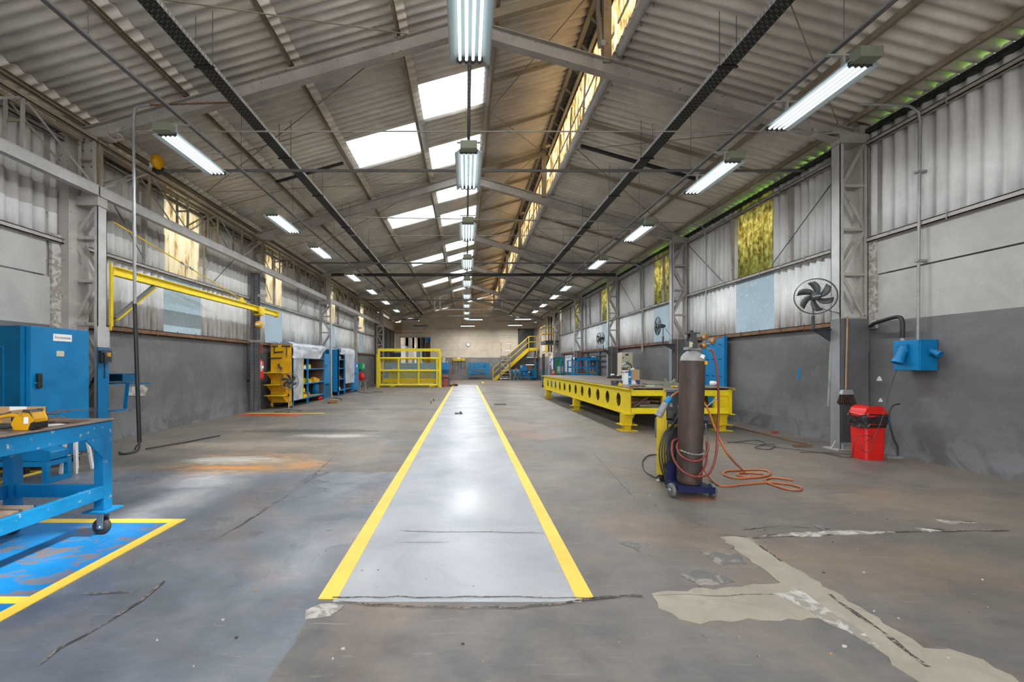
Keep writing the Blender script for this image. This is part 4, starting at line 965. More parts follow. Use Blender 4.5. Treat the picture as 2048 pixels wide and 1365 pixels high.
for q in range(24): mb.cbox((X-.02+(.004 if q%2 else 0),11.84,2.30-q*.026),(.012 if q%2 else .004,.006,.02)); mb.cbox((X+.03,11.84,2.30-q*.026),(.004 if q%2 else .012,.006,.02))
o = mb.build('load_chain','dark_gray',t2); o['kind'] = 'stuff'
# ---- orange reel by the roof
t = thing('cable_reel','orange round reel under the left eaves beside the dark conduit','reel',(-5.55,7.95,4.85))
MB().lathe([(0,-.05),(.11,-.05),(.13,-.02),(.13,.02),(.11,.05),(0,.05)],(-5.50,7.85,4.93),20,'x').build('reel','orange_yellow',t); MB().box((-5.62,7.88,4.78),(-5.45,8.02,4.86)).build('mount','black',t); MB().box((-5.66,7.86,4.84),(-5.6,7.92,4.93)).build('junction','white',t)
# ---- strap, extinguisher, sign
one(MB().tube(bez([(-6.0,12.10,1.9),(-5.99,12.08,1.2),(-6.0,12.08,.86),(-5.93,12.06,.92)],6),.028,6),'hanging_strap','black','black strap hanging from the post left of the extinguisher','strap')
t = thing('fire_extinguisher','red fire extinguisher with a white label beside the yellow tool rack','extinguisher',(-5.85,12.52,.9))
MB().lathe([(0,0),(.082,0),(.085,.02),(.085,.44),(.06,.50),(.025,.53),(.025,.55),(0,.55)],(-5.85,12.52,.91),20).build('cylinder','red',t)
MB().lathe([(.0855,.28),(.0865,.28),(.0865,.36),(.0855,.36)],(-5.85,12.52,.91),20).build('band','white',t)
mb = MB(); mb.lathe([(0,.55),(.02,.55),(.02,.60),(0,.60)],(-5.85,12.52,.91),10); mb.bar((-5.88,12.49,1.50),(-5.78,12.49,1.54),.02); mb.build('valve','charcoal',t); MB().box((-5.80,12.43,1.12),(-5.765,12.435,1.38)).build('label_plate','white',t)
MB().tube(bez([(-5.86,12.5,1.48),(-5.95,12.46,1.54),(-5.94,12.46,1.40),(-5.92,12.44,1.2)],6),.012,6).build('hose','black',t)
one(MB().box((-5.80,12.39,1.62),(-5.74,12.41,1.87)),'red_sign_strip','dull_red','narrow red sign strip above the fire extinguisher','sign')
# ---- yellow tool rack
t = thing('tool_rack','yellow upright tool board with three shelves beside the fan','tool rack',(-5.6,13.35,0)); Y = 13.34
MB().box((-5.92,Y,.16),(-5.30,Y+.04,1.91)).build('board','orange_yellow',t)
for x in (-5.92,-5.36): MB().box((x,Y,.02),(x+.06,Y+.06,.18)).build('leg','orange_yellow',t)
for x in (-5.94,-5.32): MB().cyl((x+.03,Y-.02,.03),(x+.03,Y+.02,.03),.03).build('wheel','rubber',t)
for z in (1.06,.70,.38):
    MB().box((-5.93,Y-.45,z),(-5.38,Y,z+.02)).build('shelf','yellow',t)
    for x in (-5.90,-5.44): MB().prism([(Y,z),(Y-.38,z),(Y,z-.22)],'x',x,x+.012).build('bracket','orange_yellow',t)
def bar_tool(pts, w, nm, lab): 
    return one(MB().tube(pts,w,6),nm,'charcoal',lab,'hand tool','dark tools hung on the yellow board')
bar_tool([(-5.88,Y-.03,1.87),(-5.70,Y-.03,1.87)],.022,'clamp_bar','dark T-shaped clamp bar at top left of the yellow board'); 
bar_tool([(-5.57,Y-.03,1.87),(-5.32,Y-.03,1.87)],.022,'clamp_bar','dark clamp bar across the top right of the yellow board')
bar_tool([(-5.80,Y-.03,1.85),(-5.80,Y-.03,1.65)],.02,'hammer','dark hammer hanging at top left of the yellow board')
bar_tool([(-5.43,Y-.03,1.85),(-5.43,Y-.03,1.55)],.018,'wrench','dark long wrench hanging at top right of the yellow board')
bar_tool([(-5.80,Y-.03,1.68),(-5.53,Y-.03,1.70)],.022,'wrench','dark wrench lying level second from the top of the yellow board')
bar_tool([(-5.96,Y-.03,1.50),(-5.57,Y-.03,1.51)],.022,'hammer','dark long hammer lying level at mid height of the yellow board')
bar_tool([(-5.66,Y-.04,1.33),(-5.65,Y-.04,1.22)],.03,'pulley','small dark pulley hanging low on the yellow board')
bar_tool([(-5.62,Y-.05,1.24),(-5.56,Y-.05,1.17)],.03,'shackle','small dark shackle just above the top yellow shelf')
for q, x in enumerate((-5.88,-5.82,-5.76,-5.70,-5.64,-5.55,-5.48)):
    one(MB().cyl((x,Y-.2,1.08),(x,Y-.2,1.12+(q%3)*.02),.014,n=8),'steel_pin','yellow' if q < 4 else 'dark_gray',words9[q]+' small pin from the left on the top yellow shelf','pin','pins on the top yellow shelf')
# ---- blue shelvings
def shelving(y0, y1, ym, ztop, zs, label, cuty=None, side='blue', back='rust'):
    t = thing('blue_shelving',label,'shelving',(-5.6,(y0+y1)/2,0)); xa, xb = -5.93, -5.29
    MB().box((xa,y0,.17),(xb,y0+.03,ztop)).build('side_panel',side,t); MB().box((xa,y1-.03,.0),(xb,y1,ztop)).build('side_panel',back,t)
    MB().box((xa-.01,y0,.1),(xa,y1,ztop)).build('back_panel','black',t)
    for y in (y0,ym,y1-.05): MB().box((xb-.05,y,0),(xb+.005,y+.05,ztop)).build('upright','blue',t)
    for z in zs+[ztop-.03]: MB().box((xa,y0+.03,z-.03),(xb,y1-.03,z)).build('shelf','blue',t)
    return t
shelving(13.45,16.5,14.72,1.88,[1.53,1.17,.69,.22],'first blue open shelving with plastic sheet, right of the yellow tool rack')
shelving(18.3,20.5,19.2,1.93,[1.53,1.15,.70,.23],'second blue open shelving, behind the second left lattice column')
def film(grid, name, label):
    n, m = len(grid), len(grid[0]); mb = MB(); mb._add([p for r_ in grid for p in r_], [(i*m+j,i*m+j+1,(i+1)*m+j+1,(i+1)*m+j) for i in range(n-1) for j in range(m-1)], True)
    return one(mb, name, 'film', label, 'plastic sheet')
rf = random.Random(5)
def crumple(y0, y1, n, m, zt_, drop, xa=-5.95, xb=-5.26):
    g = []
    for i in range(n+1):
        y = y0+(y1-y0)*i/n; row = []
        for j in range(m+1):
            t_ = j/m
            if t_ < .5: x = xa+(xb-xa)*t_*2; z = zt_+.03+rf.uniform(0,.06)
            else: x = xb+.02+rf.uniform(-.015,.045); z = zt_-(t_-.5)*2*drop(i/n)
            row.append((x, y+rf.uniform(-.03,.03), z))
        g.append(row)
    return g
film(crumple(13.3,16.5,22,14,1.93,lambda s: .42 if s < .75 else .42*max(.15,(1-s)*4)), 'plastic_sheet','crumpled clear plastic sheet draped over the first blue shelving')
film([[(-5.27+rf.uniform(-.012,.012),13.45+.75*j/6,1.86-1.65*i/8) for j in range(7)] for i in range(9)], 'plastic_curtain','clear plastic curtain hanging at the left end of the first blue shelving')
one(MB().bar((-5.26,14.22,1.86),(-5.26,14.2,.22),.03,.01),'yellow_edge','yellow','narrow yellow strip along the plastic curtain edge','strip')
film(crumple(18.3,20.6,14,12,1.98,lambda s: .25 if s < .3 else 1.5), 'plastic_sheet','clear plastic sheet covering the right part of the second blue shelving')
# contents of the shelves
def casting(x, y, z, s, mat, label, kind=0):
    mb = MB()
    if kind == 0: mb.box((x-s,y-s*1.2,z),(x+s,y+s*1.2,z+s*.5)); mb.box((x-s*.5,y-s*.5,z+s*.5),(x+s*.5,y+s*.5,z+s*1.2)); mb.cyl((x-s*.9,y+s*.7,z+s*.7),(x+s*.9,y+s*.7,z+s*.7),s*.25,n=8)
    elif kind == 1: mb.prism([(y-s,z),(y+s,z),(y+s*.8,z+s),(y-s*.2,z+s*1.3),(y-s*.9,z+s)],'x',x-s*.6,x+s*.6)
    else: mb.box((x-s,y-s*1.5,z),(x+s,y+s*1.5,z+s*.22)); mb.box((x-s,y-s*1.5,z+s*.22),(x-s*.8,y+s*1.5,z+s*1.3)); mb.box((x+s*.8,y-s*1.5,z+s*.22),(x+s,y+s*1.5,z+s*1.3))
    return one(mb,'machine_part',mat,label,'machine part','machine parts on the blue shelvings')
for a in ((-5.45,14.45,.22,.13,'lemon','yellow stacked casting on the bottom shelf by the plastic curtain',0),(-5.42,14.4,.40,.10,'yellow','yellow casting lying on top of another on the bottom shelf',2),
          (-5.5,14.46,.69,.13,'yellow','tall yellow bracket on the third shelf by the curtain',2),(-5.4,14.35,.69,.1,'zinc','grey metal plate leaning on the third shelf by the curtain',1),
          (-5.5,15.2,.69,.12,'yellow','yellow casting in the middle of the third shelf',0),(-5.45,15.7,.69,.14,'orange_yellow','orange yellow bracket on the third shelf, right half',0),(-5.42,16.05,.69,.09,'wood','small wooden block at the right end of the third shelf',1),
          (-5.45,15.15,1.17,.12,'yellow','yellow angled casting on the second shelf, right half',1),(-5.45,14.3,1.17,.10,'olive','olive box on the second shelf by the curtain',2),(-5.4,14.62,1.17,.09,'white','white cone on the second shelf by the middle upright',1),
          (-5.45,15.2,1.53,.13,'olive','olive tray on the top shelf, right half',2),(-5.45,14.4,1.53,.11,'rust','rusty tray on the top shelf, left half',2),(-5.5,15.2,.22,.12,'wood','wooden wedge on the bottom shelf right of the middle upright',1),
          (-5.4,14.65,.22,.10,'orange_yellow','orange yellow ring on the bottom shelf left of the middle upright',0),(-5.45,18.75,.70,.11,'rust','rust red part on the third shelf of the second shelving',0),(-5.45,18.7,1.53,.10,'olive','olive part on the top shelf of the second shelving',2),(-5.45,18.75,.23,.10,'white','small pale part on the bottom shelf of the second shelving',1)): casting(*a)
one(MB().prism([(-5.75,.225),(-5.3,.225),(-5.3,.245),(-5.75,.245)],'y',15.1,16.0),'wood_board','wood','flat wooden board on the bottom shelf before the blue tank','board')
one(MB().lathe([(0,0),(.13,0),(.13,.28),(.10,.36),(.04,.40),(0,.40)],(-5.5,16.05,.25),18),'blue_tank','blue','blue domed tank on the bottom shelf of the first shelving','tank')
for i, y in enumerate((16.05,16.25)): one(MB().lathe([(0,0),(.055,0),(.055,.14),(0,.14)],(-5.36,y,0),14),'red_can','red',['left','right'][i]+' one of two small red cans under the first blue shelving','can')
t = thing('blue_locker','small blue locker on the wall between the two blue shelvings','locker',(-5.7,17.0,.5))
MB().box((-5.9,16.75,.55),(-5.42,17.6,1.72)).build('body','blue',t); MB().box((-5.42,16.8,.6),(-5.405,17.55,1.66)).build('door','blue',t); MB().box((-5.405,16.9,1.2),(-5.39,17.0,1.3)).build('handle','charcoal',t)
MB().box((-5.9,16.75,0),(-5.42,17.6,.5)).build('base_unit','blue_dark',t)
# ---- fans
def fan_head(par, c, r, ry, tilt=0, mat='fan_gray', nb=6):
    """c centre, facing -y before rotation by ry about z"""
    m = Matrix.Rotation(ry,3,'Z')@Matrix.Rotation(tilt,3,'X'); n = 30
    def put(mb, nm, mt): mb.rot(m); mb.move(c); return mb.build(nm, mt, par)
    mb = MB(); mb.lathe([(r-.008,-.012),(r+.006,-.012),(r+.006,.012),(r-.008,.012),(r-.008,-.012)],(0,0,0),40,'y')
    cage = put(mb,'guard_ring',mat)
    mb = MB()
    for k in range(48):
        a = 2*math.pi*k/48; ca, sa = math.cos(a), math.sin(a)
        mb.tube([(ca*.24*r,-.055,sa*.24*r),(ca*.65*r,-.045,sa*.65*r),(ca*r,0,sa*r)],.0011,3)
        mb.tube([(ca*.2*r,.07,sa*.2*r),(ca*.7*r,.06,sa*.7*r),(ca*r,0,sa*r)],.0011,3)
    for rr in (.45,.72): mb.tube([(rr*r*math.cos(q*.2618),-.049+.006*rr,rr*r*math.sin(q*.2618)) for q in range(24)],.0011,3,True)
    o = put(mb,'guard_wires',mat); o['kind'] = 'stuff'
    put(MB().lathe([(0,-.065),(.2*r,-.062),(.25*r,-.05),(.25*r,-.03),(0,-.03)],(0,0,0),24,'y'),'hub_cap','charcoal')
    for k in range(nb):
        a0 = 2*math.pi*k/nb; L = []; 
        for i in range(7):
            s = i/6; rr = r*(.2+.66*s); aa = a0+s*.75; wv = .55*(1-.5*s*s)+.06
            L.append((rr, aa-wv*.55, aa+wv*.95*(1-.35*s), s))
        mb = MB(); vs = []
        for rr, a1, a2, s in L: vs += [(rr*math.cos(a1),-.012,rr*math.sin(a1)),(rr*math.cos((a1+a2)/2),.0,rr*math.sin((a1+a2)/2)),(rr*math.cos(a2),.022,rr*math.sin(a2))]
        mb._add(vs,[(3*i+j,3*i+j+1,3*i+j+4,3*i+j+3) for i in range(6) for j in range(2)],True)
        o = put(mb,'blade',mat); o.modifiers.new('s','SOLIDIFY').thickness = .003
    put(MB().lathe([(0,.02),(.2*r,.02),(.22*r,.07),(.22*r,.14),(.12*r,.2),(0,.2)],(0,0,0),18,'y'),'motor',mat)
    return m
t = thing('pedestal_fan','black pedestal fan standing before the yellow tool rack','fan',(-4.91,12.1,0))
fan_head(t,(-4.86,12.1,.845),.235,R(12))
MB().cyl((-4.91,12.18,.05),(-4.91,12.18,.46),.016).build('pole','galv',t); MB().cyl((-4.91,12.18,.44),(-4.91,12.18,.80),.011).build('pole','galv',t); MB().cyl((-4.91,12.18,.42),(-4.91,12.18,.50),.022).build('collar','black',t)
for k in range(4):
    a = R(20+90*k); MB().bar((-4.91,12.18,.06),(-4.91+.36*math.cos(a),12.18+.36*math.sin(a),.015),.045,.025).build('foot','fan_gray',t)
# ---- far left small things
t = thing('blue_cabinet','narrow blue cabinet at the end of the second blue shelving','cabinet',(-5.55,21.1,0))
MB().box((-5.95,20.65,.08),(-5.30,21.7,1.42)).build('body','blue',t); MB().box((-5.30,20.7,.14),(-5.285,21.65,1.38)).build('door','blue',t); MB().box((-5.285,20.9,.8),(-5.27,21.0,.95)).build('handle','charcoal',t); MB().box((-5.95,20.65,1.42),(-5.45,21.5,1.62)).build('top_box','blue_dark',t); MB().box((-5.9,20.7,0),(-5.35,21.6,.08)).build('plinth','black',t); MB().box((-5.285,21.2,1.18),(-5.28,21.4,1.3)).build('paper_label','white',t)
t = thing('first_aid_box','bright green first aid box on the wall left of the yellow guard','box',(-6.0,25.3,1))
MB().box((-6.09,25.0,1.02),(-5.88,25.6,1.36)).build('case','green_bright',t,bevel=.02); MB().box((-5.88,25.2,1.14),(-5.875,25.4,1.26)).build('label_plate','white',t)
t = thing('red_chair','red shell chair with chrome legs left of the yellow guard','chair',(-5.35,22.8,0))
MB().lathe([(0,0),(.16,.005),(.2,.02),(.2,.045),(0,.03)],(-5.3,22.8,.43),18).build('seat','dull_red',t)
b = MB().lathe([(0,-.02),(.17,-.012),(.2,.0),(.17,.012),(0,.02)],(-5.48,22.98,.68),18,'y'); b.build('backrest','red',t)
for a in ((-5.48,22.65),(-5.15,22.65),(-5.48,22.98),(-5.15,22.98)): MB().cyl((-5.3+(a[0]+5.3)*.6,22.8+(a[1]-22.8)*.6,.44),(a[0],a[1],0),.012,n=6).build('leg','chrome',t)
MB().cyl((-5.44,22.97,.44),(-5.48,23.0,.62),.014,n=6).build('back_support','chrome',t)
o = MB().cbox((0,0,.055),(.42,.15,.11)); o.rot(Matrix.Rotation(R(-22),3,'Z')); o.move((-4.50,14.95,0.004)); one(o,'timber_block','wood','short timber block on the floor before the second left column','block')
for i, pts in enumerate(([(648,806),(655,800),(668,797),(683,799),(681,803),(668,805),(655,808)],)):
    one(MB().tube(bez([tuple(G(*p)+Vector((0,0,.012))) for p in pts],6),.014,5),'floor_cable','cable','dark cable looped around the timber block','cable')
one(MB().tube(bez([tuple(G(*p)+Vector((0,0,.01))) for p in ((712,783),(722,786),(735,787),(748,785),(765,785))],5),.014,5),'floor_cable','cable','dark cable on the floor before the red chair','cable')
# ---------------------------------------------------------------- right side
# ---- welding table
t = thing('welding_table','long yellow welding table with round holes in its side beam','welding table',(4.2,13.4,0))
tx0, tx1, ty0, ty1, tz = 3.2, 5.2, 8.6, 18.3, .862
MB().box((tx0-.02,ty0-.03,tz-.016),(tx1+.06,ty1+.03,tz)).build('top_plate','rust_plate',t)
def side_beam(x, s):
    """web with round holes, built as quads around each hole"""
    mb = MB(); zb, zt_ = .345, tz-.03; hc = .578; hr = .143; n = 24
    cs = [9.3+.727*k for k in range(12)]; cs = [c for c in cs]; edges = [ty0]+[(a+b)/2 for a, b in zip(cs, cs[1:])]+[ty1]
    for k, c in enumerate(cs):
        ya, yb2 = edges[k], edges[k+1]; ring = []; out = []
        for i in range(n):
            a = 2*math.pi*(i+.5)/n; dy, dz = math.cos(a), math.sin(a); ring.append((c+hr*dy, hc+hr*dz))
            ky = ((yb2-c) if dy > 0 else (c-ya))/max(abs(dy),1e-6); kz = ((zt_-hc) if dz > 0 else (hc-zb))/max(abs(dz),1e-6); kk = min(ky,kz); out.append((c+dy*kk, hc+dz*kk))
        vs = [(x+d,p[0],p[1]) for d in (0,.012*s) for p in ring+out]; m = 2*n; fs = []
        for i in range(n):
            j = (i+1)%n; fs += [(i,j,n+j,n+i),(m+i,m+j,m+n+j,m+n+i),(i,j,m+j,m+i)]
        mb._add(vs, fs)
        for (yy, zz) in ((ya,zb),(yb2,zb),(yb2,zt_),(ya,zt_)):   # corner triangles
            near = sorted(range(n), key=lambda i: (out[i][0]-yy)**2+(out[i][1]-zz)**2)[:2]
            for d in (0,.012*s): mb._add([(x+d,yy,zz)]+[(x+d,*out[i]) for i in near],[(0,1,2)])
    mb.build('side_beam','lemon',t)
    f = MB(); f.box((x-.07 if s > 0 else x-.03,ty0,.33),(x+.05 if s > 0 else x+.07,ty1,.345)); f.build('bottom_flange','lemon',t)
    f = MB(); f.box((x-.055 if s > 0 else x-.03,ty0,tz-.045),(x+.05 if s > 0 else x+.07,ty1,tz-.017)); f.build('top_flange','lemon',t)
side_beam(tx0+.02,1); side_beam(tx1-.0,-1)
for yy in (ty0+.005, ty1-.06):
    mb = MB(); mb.box((tx0+.03,yy,.71),(tx1,yy+.012,tz-.03)); mb.box((tx0+.03,yy,.70),(tx1,yy+.09,.712)); mb.box((tx0+.03,yy,tz-.045),(tx1,yy+.09,tz-.03)); mb.build('end_channel','lemon',t)
    MB().box((tx0+.03,yy,.35),(tx1,yy+.08,.46)).build('end_beam','lemon',t)
MB().box((3.85,ty0+.02,.46),(3.95,ty0+.1,.71)).build('post','yellow',t); MB().box((4.87,ty0+.02,.46),(5.15,ty0+.09,.71)).build('corner_plate','yellow',t); MB().box((5.13,ty0,.345),(5.2,ty0+.1,tz-.03)).build('corner_post','yellow',t)
def tleg(x, y):
    w_ = .11
    MB().box((x-w_,y-w_*.9,.13),(x+w_*.6,y+w_*.9,.33)).build('leg','yellow',t)
    MB().prism([(x+w_*.6,.33),(x+w_*1.5,.33),(x+w_*.6,.15)],'y',y-.01,y+.01).build('gusset','yellow',t)
    MB().box((x-w_*1.6,y-w_*1.3,.115),(x+w_*1.4,y+w_*1.3,.13)).build('foot_plate','yellow',t); MB().box((x-w_*.7,y-w_*.7,.015),(x+w_*.5,y+w_*.7,.115)).build('foot_stub','yellow',t); MB().box((x-w_*1.6,y-w_*1.3,0),(x+w_*1.4,y+w_*1.3,.015)).build('foot_plate','yellow',t)
for y in (8.8,12.75,17.1):
    tleg(3.22,y); tleg(5.1,y)
for y in (10.5,12.4,14.3,16.2): MB().box((tx0+.03,y,.36),(tx1-.01,y+.1,.48)).build('cross_beam','yellow',t)
# stored plates below
for i, (x, y, a, l, w_, th, m_) in enumerate(((3.7,8.95,.1,.5,.3,.05,'olive'),(4.35,9.4,.05,.9,.6,.03,'galv'),(4.4,9.5,.0,.8,.5,.03,'galv'),(3.55,8.95,-.3,.35,.12,.06,'rust'),(4.3,9.3,.2,1.0,.5,.03,'cardboard'))):
    z = [.46,.465,.50,.52,.54][i]+.006; mb = MB().cbox((0,0,th/2),(l,w_,th)); mb.rot(Matrix.Rotation(a,3,'Z')); mb.move((x,y,z if i not in (0,3) else .465+(.055 if i == 3 else 0)))
    one(mb,'stored_plate',m_,['olive metal plate lying under the welding table top, left','lower grey plate stacked under the welding table top','upper grey plate stacked under the welding table top','short rusty bar lying on the olive plate under the table','brown board topmost of the stack under the welding table'][i],'plate')
mb = MB(); mb.bar((3.35,8.8,.47),(3.72,8.9,.69),.02); mb.bar((3.5,8.8,.47),(3.75,9.1,.60),.02); one(mb,'loose_rods','zinc','two thin pale rods leaning under the welding table corner','rod')
# things on the table
def top(px, py): return G(px, py, tz)
g = top(1253,770); t = thing('wipes_tin','white and blue square tin with a face mask on top, on the welding table','tin',(g.x,g.y,tz)); s = .078
MB().box((g.x-s,g.y-s,tz),(g.x+s,g.y+s,tz+.33)).build('tin','white',t,bevel=.006)
MB().box((g.x+.01,g.y-s-.002,tz+.01),(g.x+s+.002,g.y+s+.002,tz+.325)).build('blue_label','blue',t)
MB().box((g.x-s+.02,g.y-s-.003,tz+.28),(g.x-.0,g.y-s-.0005,tz+.30)).build('red_print','red',t); MB().box((g.x+.02,g.y-s-.004,tz+.06),(g.x+.06,g.y-s-.002,tz+.09)).build('dark_print','charcoal',t); MB().box((g.x+.02,g.y-s-.004,tz+.16),(g.x+.065,g.y-s-.002,tz+.19)).build('pale_print','white',t)
t2 = thing('breathing_mask','black face mask with a grey corrugated hose on the tin','mask',(g.x,g.y,tz+.33)); zc = tz+.335
mb = MB(); mb.lathe([(0,.06),(.06,.055),(.09,.03),(.10,0),(.085,0),(0,.0)],(g.x-.01,g.y,zc),18); mb.build('mask_shell','black',t2)
MB().tube([(g.x-.01+.105*math.cos(q*.35),g.y+.09*math.sin(q*.35),zc-.04+.02*math.sin(q*.35+1)) for q in range(18)],.007,5,True).build('head_strap','black',t2)
MB().tube(bez([(g.x-.11,g.y,zc+.02),(g.x-.09,g.y,zc+.10),(g.x,g.y,zc+.145),(g.x+.07,g.y,zc+.11),(g.x+.10,g.y,zc+.03)],6),.019,8).build('hose','galv',t2)
MB().tube(bez([(g.x-.02,g.y-.02,zc+.145),(g.x+.08,g.y-.02,zc+.125),(g.x+.115,g.y-.02,zc+.03)],6),.012,8).build('hose_sleeve','black',t2); MB().box((g.x-.005,g.y-.10,zc+.01),(g.x+.035,g.y-.09,zc+.03)).build('valve_cap','lemon',t2)
g = top(1268,769); t = thing('carton','brown cardboard carton tilted on a white, red and blue box','box',(g.x+.06,g.y+.25,tz+.08))
MB().box((g.x-.01,g.y+.12,tz+.085),(g.x+.175,g.y+.30,tz+.33)).build('carton_body','cardboard',t,bevel=.004); MB().prism([(g.x+.0,tz+.33),(g.x+.13,tz+.34),(g.x+.04,tz+.42)],'y',g.y+.28,g.y+.284).build('carton_flap','white',t)
t = thing('printed_box','low white box with red and blue end under the carton','box',(g.x+.06,g.y+.2,tz))
MB().box((g.x-.02,g.y+.06,tz),(g.x+.13,g.y+.30,tz+.083)).build('box_body','white',t); MB().prism([(g.x+.10,tz+.0),(g.x+.16,tz),(g.x+.16,tz+.083),(g.x+.06,tz+.083)],'y',g.y+.055,g.y+.30).build('blue_end','blue_dark',t); MB().prism([(g.x+.085,tz+.0),(g.x+.10,tz),(g.x+.06,tz+.083),(g.x+.045,tz+.083)],'y',g.y+.052,g.y+.06).build('red_stripe','red',t)
g = top(1234,771); t = thing('black_clamp_block','black slotted block with upright ends on the welding table','clamp',(g.x,g.y,tz))
MB().box((g.x-.10,g.y-.05,tz),(g.x+.10,g.y+.10,tz+.05)).build('base','charcoal',t)
for x in (-.10,-.02,.085): MB().box((g.x+x,g.y-.05,tz+.05),(g.x+x+.02,g.y+.10,tz+.10)).build('tooth','charcoal',t)
MB().prism([(g.x-.03,tz+.05),(g.x+.03,tz+.05),(g.x+.02,tz+.10),(g.x-.02,tz+.10)],'y',g.y-.05,g.y+.1).build('tooth','charcoal',t)
g = top(1239,773); one(MB().prism([(g.x-.045,tz+.04),(g.x-.0,tz+.085),(g.x+.045,tz+.04),(g.x+.02,tz+.0),(g.x-.02,tz+.0)],'y',g.y-.05,g.y-.03),'yellow_magnet','yellow','small yellow arrow-shaped magnet before the black block','magnet')
ga, gb = top(1217,757), top(1248,757)
mb = MB(); n = 12; vs = []
for i in range(n+1):
    for j in range(9):
        x = ga.x+(gb.x-ga.x)*i/n; a = math.pi*j/8; r = .06+.06*abs(math.sin(i*1.7))*min(1,i/4); vs.append((x, ga.y-.15*math.cos(a), tz+.004+r*math.sin(a)*(.6+.5*rf.random())))
mb._add(vs,[(i*9+j,i*9+j+1,(i+1)*9+j+1,(i+1)*9+j) for i in range(n) for j in range(8)],True); one(mb,'black_bag','bin_bag','crumpled black bag lying in the middle of the welding table','bag')
for i, (px, py, r) in enumerate(((1221,750.5,.07),(1232,751,.045))): g = top(px,py+6); one(MB().lathe([(0,0),(r*.8,.0),(r,r*.5),(r*.7,r*.9),(0,r)],(g.x,g.y-.2,tz+.075),12),'crumpled_bag','white',['larger pale plastic bag on the left end of the black bag','smaller pale plastic bag on the black bag'][i],'bag')
g = top(1341,773); t = thing('v_block','green-grey steel plate with a V notch standing on the welding table','V block',(g.x,g.y,tz))
MB().prism([(g.x-.115,tz+.01),(g.x+.115,tz+.01),(g.x+.115,tz+.155),(g.x+.085,tz+.155),(g.x+.0,tz+.06),(g.x-.07,tz+.125),(g.x-.085,tz+.165),(g.x-.115,tz+.165)],'y',g.y,g.y+.025).build('notched_plate','olive',t); MB().box((g.x-.14,g.y-.03,tz),(g.x+.12,g.y+.06,tz+.01)).build('base','olive',t)
g = top(1314,772); one(MB().box((g.x-.18,g.y+.05,tz),(g.x+.17,g.y+.35,tz+.05)),'steel_block','olive','flat grey steel block left of the V-notched plate','block')
g = top(1372,772); one(MB().box((g.x-.12,g.y+.05,tz),(g.x+.22,g.y+.35,tz+.045)),'steel_block','olive','flat grey steel block right of the V-notched plate','block')
g = top(1343,775); t = thing('measuring_tape','small yellow tape measure before the V-notched plate','tape measure',(g.x,g.y-.1,tz)); MB().box((g.x-.05,g.y-.14,tz),(g.x+.05,g.y-.06,tz+.035)).build('case','yellow',t,bevel=.012); MB().box((g.x-.035,g.y-.142,tz+.01),(g.x+.005,g.y-.139,tz+.025)).build('label_plate','dull_red',t)
g = top(1266,776); 
for i, (dx, dy, L, a, m_) in enumerate(((-.1,-.05,.22,.2,'cardboard'),(-.02,.0,.2,-.3,'rust'),(.06,-.03,.16,.1,'wood'),(.12,.02,.2,.3,'charcoal'),(.0,-.09,.2,0,'rust'))):
    p = Vector((g.x+dx,g.y+dy,tz+.012+.004*i)); d = Vector((math.cos(a),math.sin(a),0))*L/2
    one(MB().tube(bez([p-d,p+Vector((0,.02,.012)),p+d],4),.012,6),'work_glove' if i in (0,4) else 'welding_rod_piece',m_,['brown worn glove lying left of the pile by the tin','rusty bent piece in the pile before the tin','pale wooden piece in the pile before the tin','dark piece at the right end of the pile before the tin','rust brown glove at the front of the pile before the tin'][i],'glove' if i in (0,4) else 'offcut')
g = top(1283,774); one(MB().lathe([(0,0),(.04,0),(.04,.022),(0,.022)],(g.x,g.y-.1,tz),16),'grinding_disc','charcoal','dark grinding disc at the edge of the welding table','disc')
g = top(1300,773); one(MB().bar((g.x-.09,g.y,tz+.008),(g.x+.09,g.y,tz+.008),.03,.012),'chalk_strip','white','thin pale strip on the table between disc and steel block','strip')
g = top(1428,772); t = thing('white_jug','white translucent jug lying on the right end of the welding table','jug',(g.x,g.y,tz)); mb = MB().lathe([(0,-.07),(.05,-.07),(.05,.02),(.025,.06),(.02,.08),(0,.08)],(g.x,g.y,tz+.051),14,'x'); mb.build('jug_body','white',t)
g = top(1212,756); 
# ---- gas cylinder trolley
cx, cyy = 2.245, 4.43
t = thing('cylinder_trolley','blue two-wheeled trolley plate under the brown gas cylinder','trolley',(cx,cyy,0))
MB().prism([(cx-.17,.075),(cx+.19,.055),(cx+.19,.11),(cx-.17,.13)],'y',cyy-.13,cyy+.15).build('base_plate','navy',t,bevel=.004)
for x in (cx-.2, cx+.2):
    MB().lathe([(0,-.02),(.055,-.02),(.068,-.014),(.068,.014),(.055,.02),(0,.02)],(x,cyy-.06,.068),24,'x').build('wheel','dark_gray',t); MB().lathe([(0,-.03),(.015,-.03),(.015,.03),(0,.03)],(x,cyy-.06,.068),10,'x').build('hub','zinc',t)
MB().cyl((cx-.2,cyy-.06,.068),(cx+.2,cyy-.06,.068),.01,n=8).build('axle','zinc',t)
MB().box((cx-.16,cyy+.13,.08),(cx+.16,cyy+.15,.3)).build('back_rail','navy',t)
t = thing('gas_cylinder','tall rusty brown gas cylinder with a grey shoulder and black valve guard','gas cylinder',(cx,cyy,.12))
m_ = Matrix.Rotation(R(1.6),3,'Y'); o0 = (cx,cyy,.12)
def gc(mb, nm, mt, **k): mb.rot(m_, o0); return mb.build(nm, mt, t, **k)
gc(MB().lathe([(0,.0),(.10,.0),(.114,.02),(.117,.05),(.117,1.21),(.114,1.235)],o0,40),'body','cylinder_brown')
gc(MB().lathe([(.114,1.235),(.105,1.275),(.085,1.305),(.06,1.325),(.055,1.345),(0,1.345)],o0,40),'shoulder','galv')
x, y, z = o0; mb = MB()
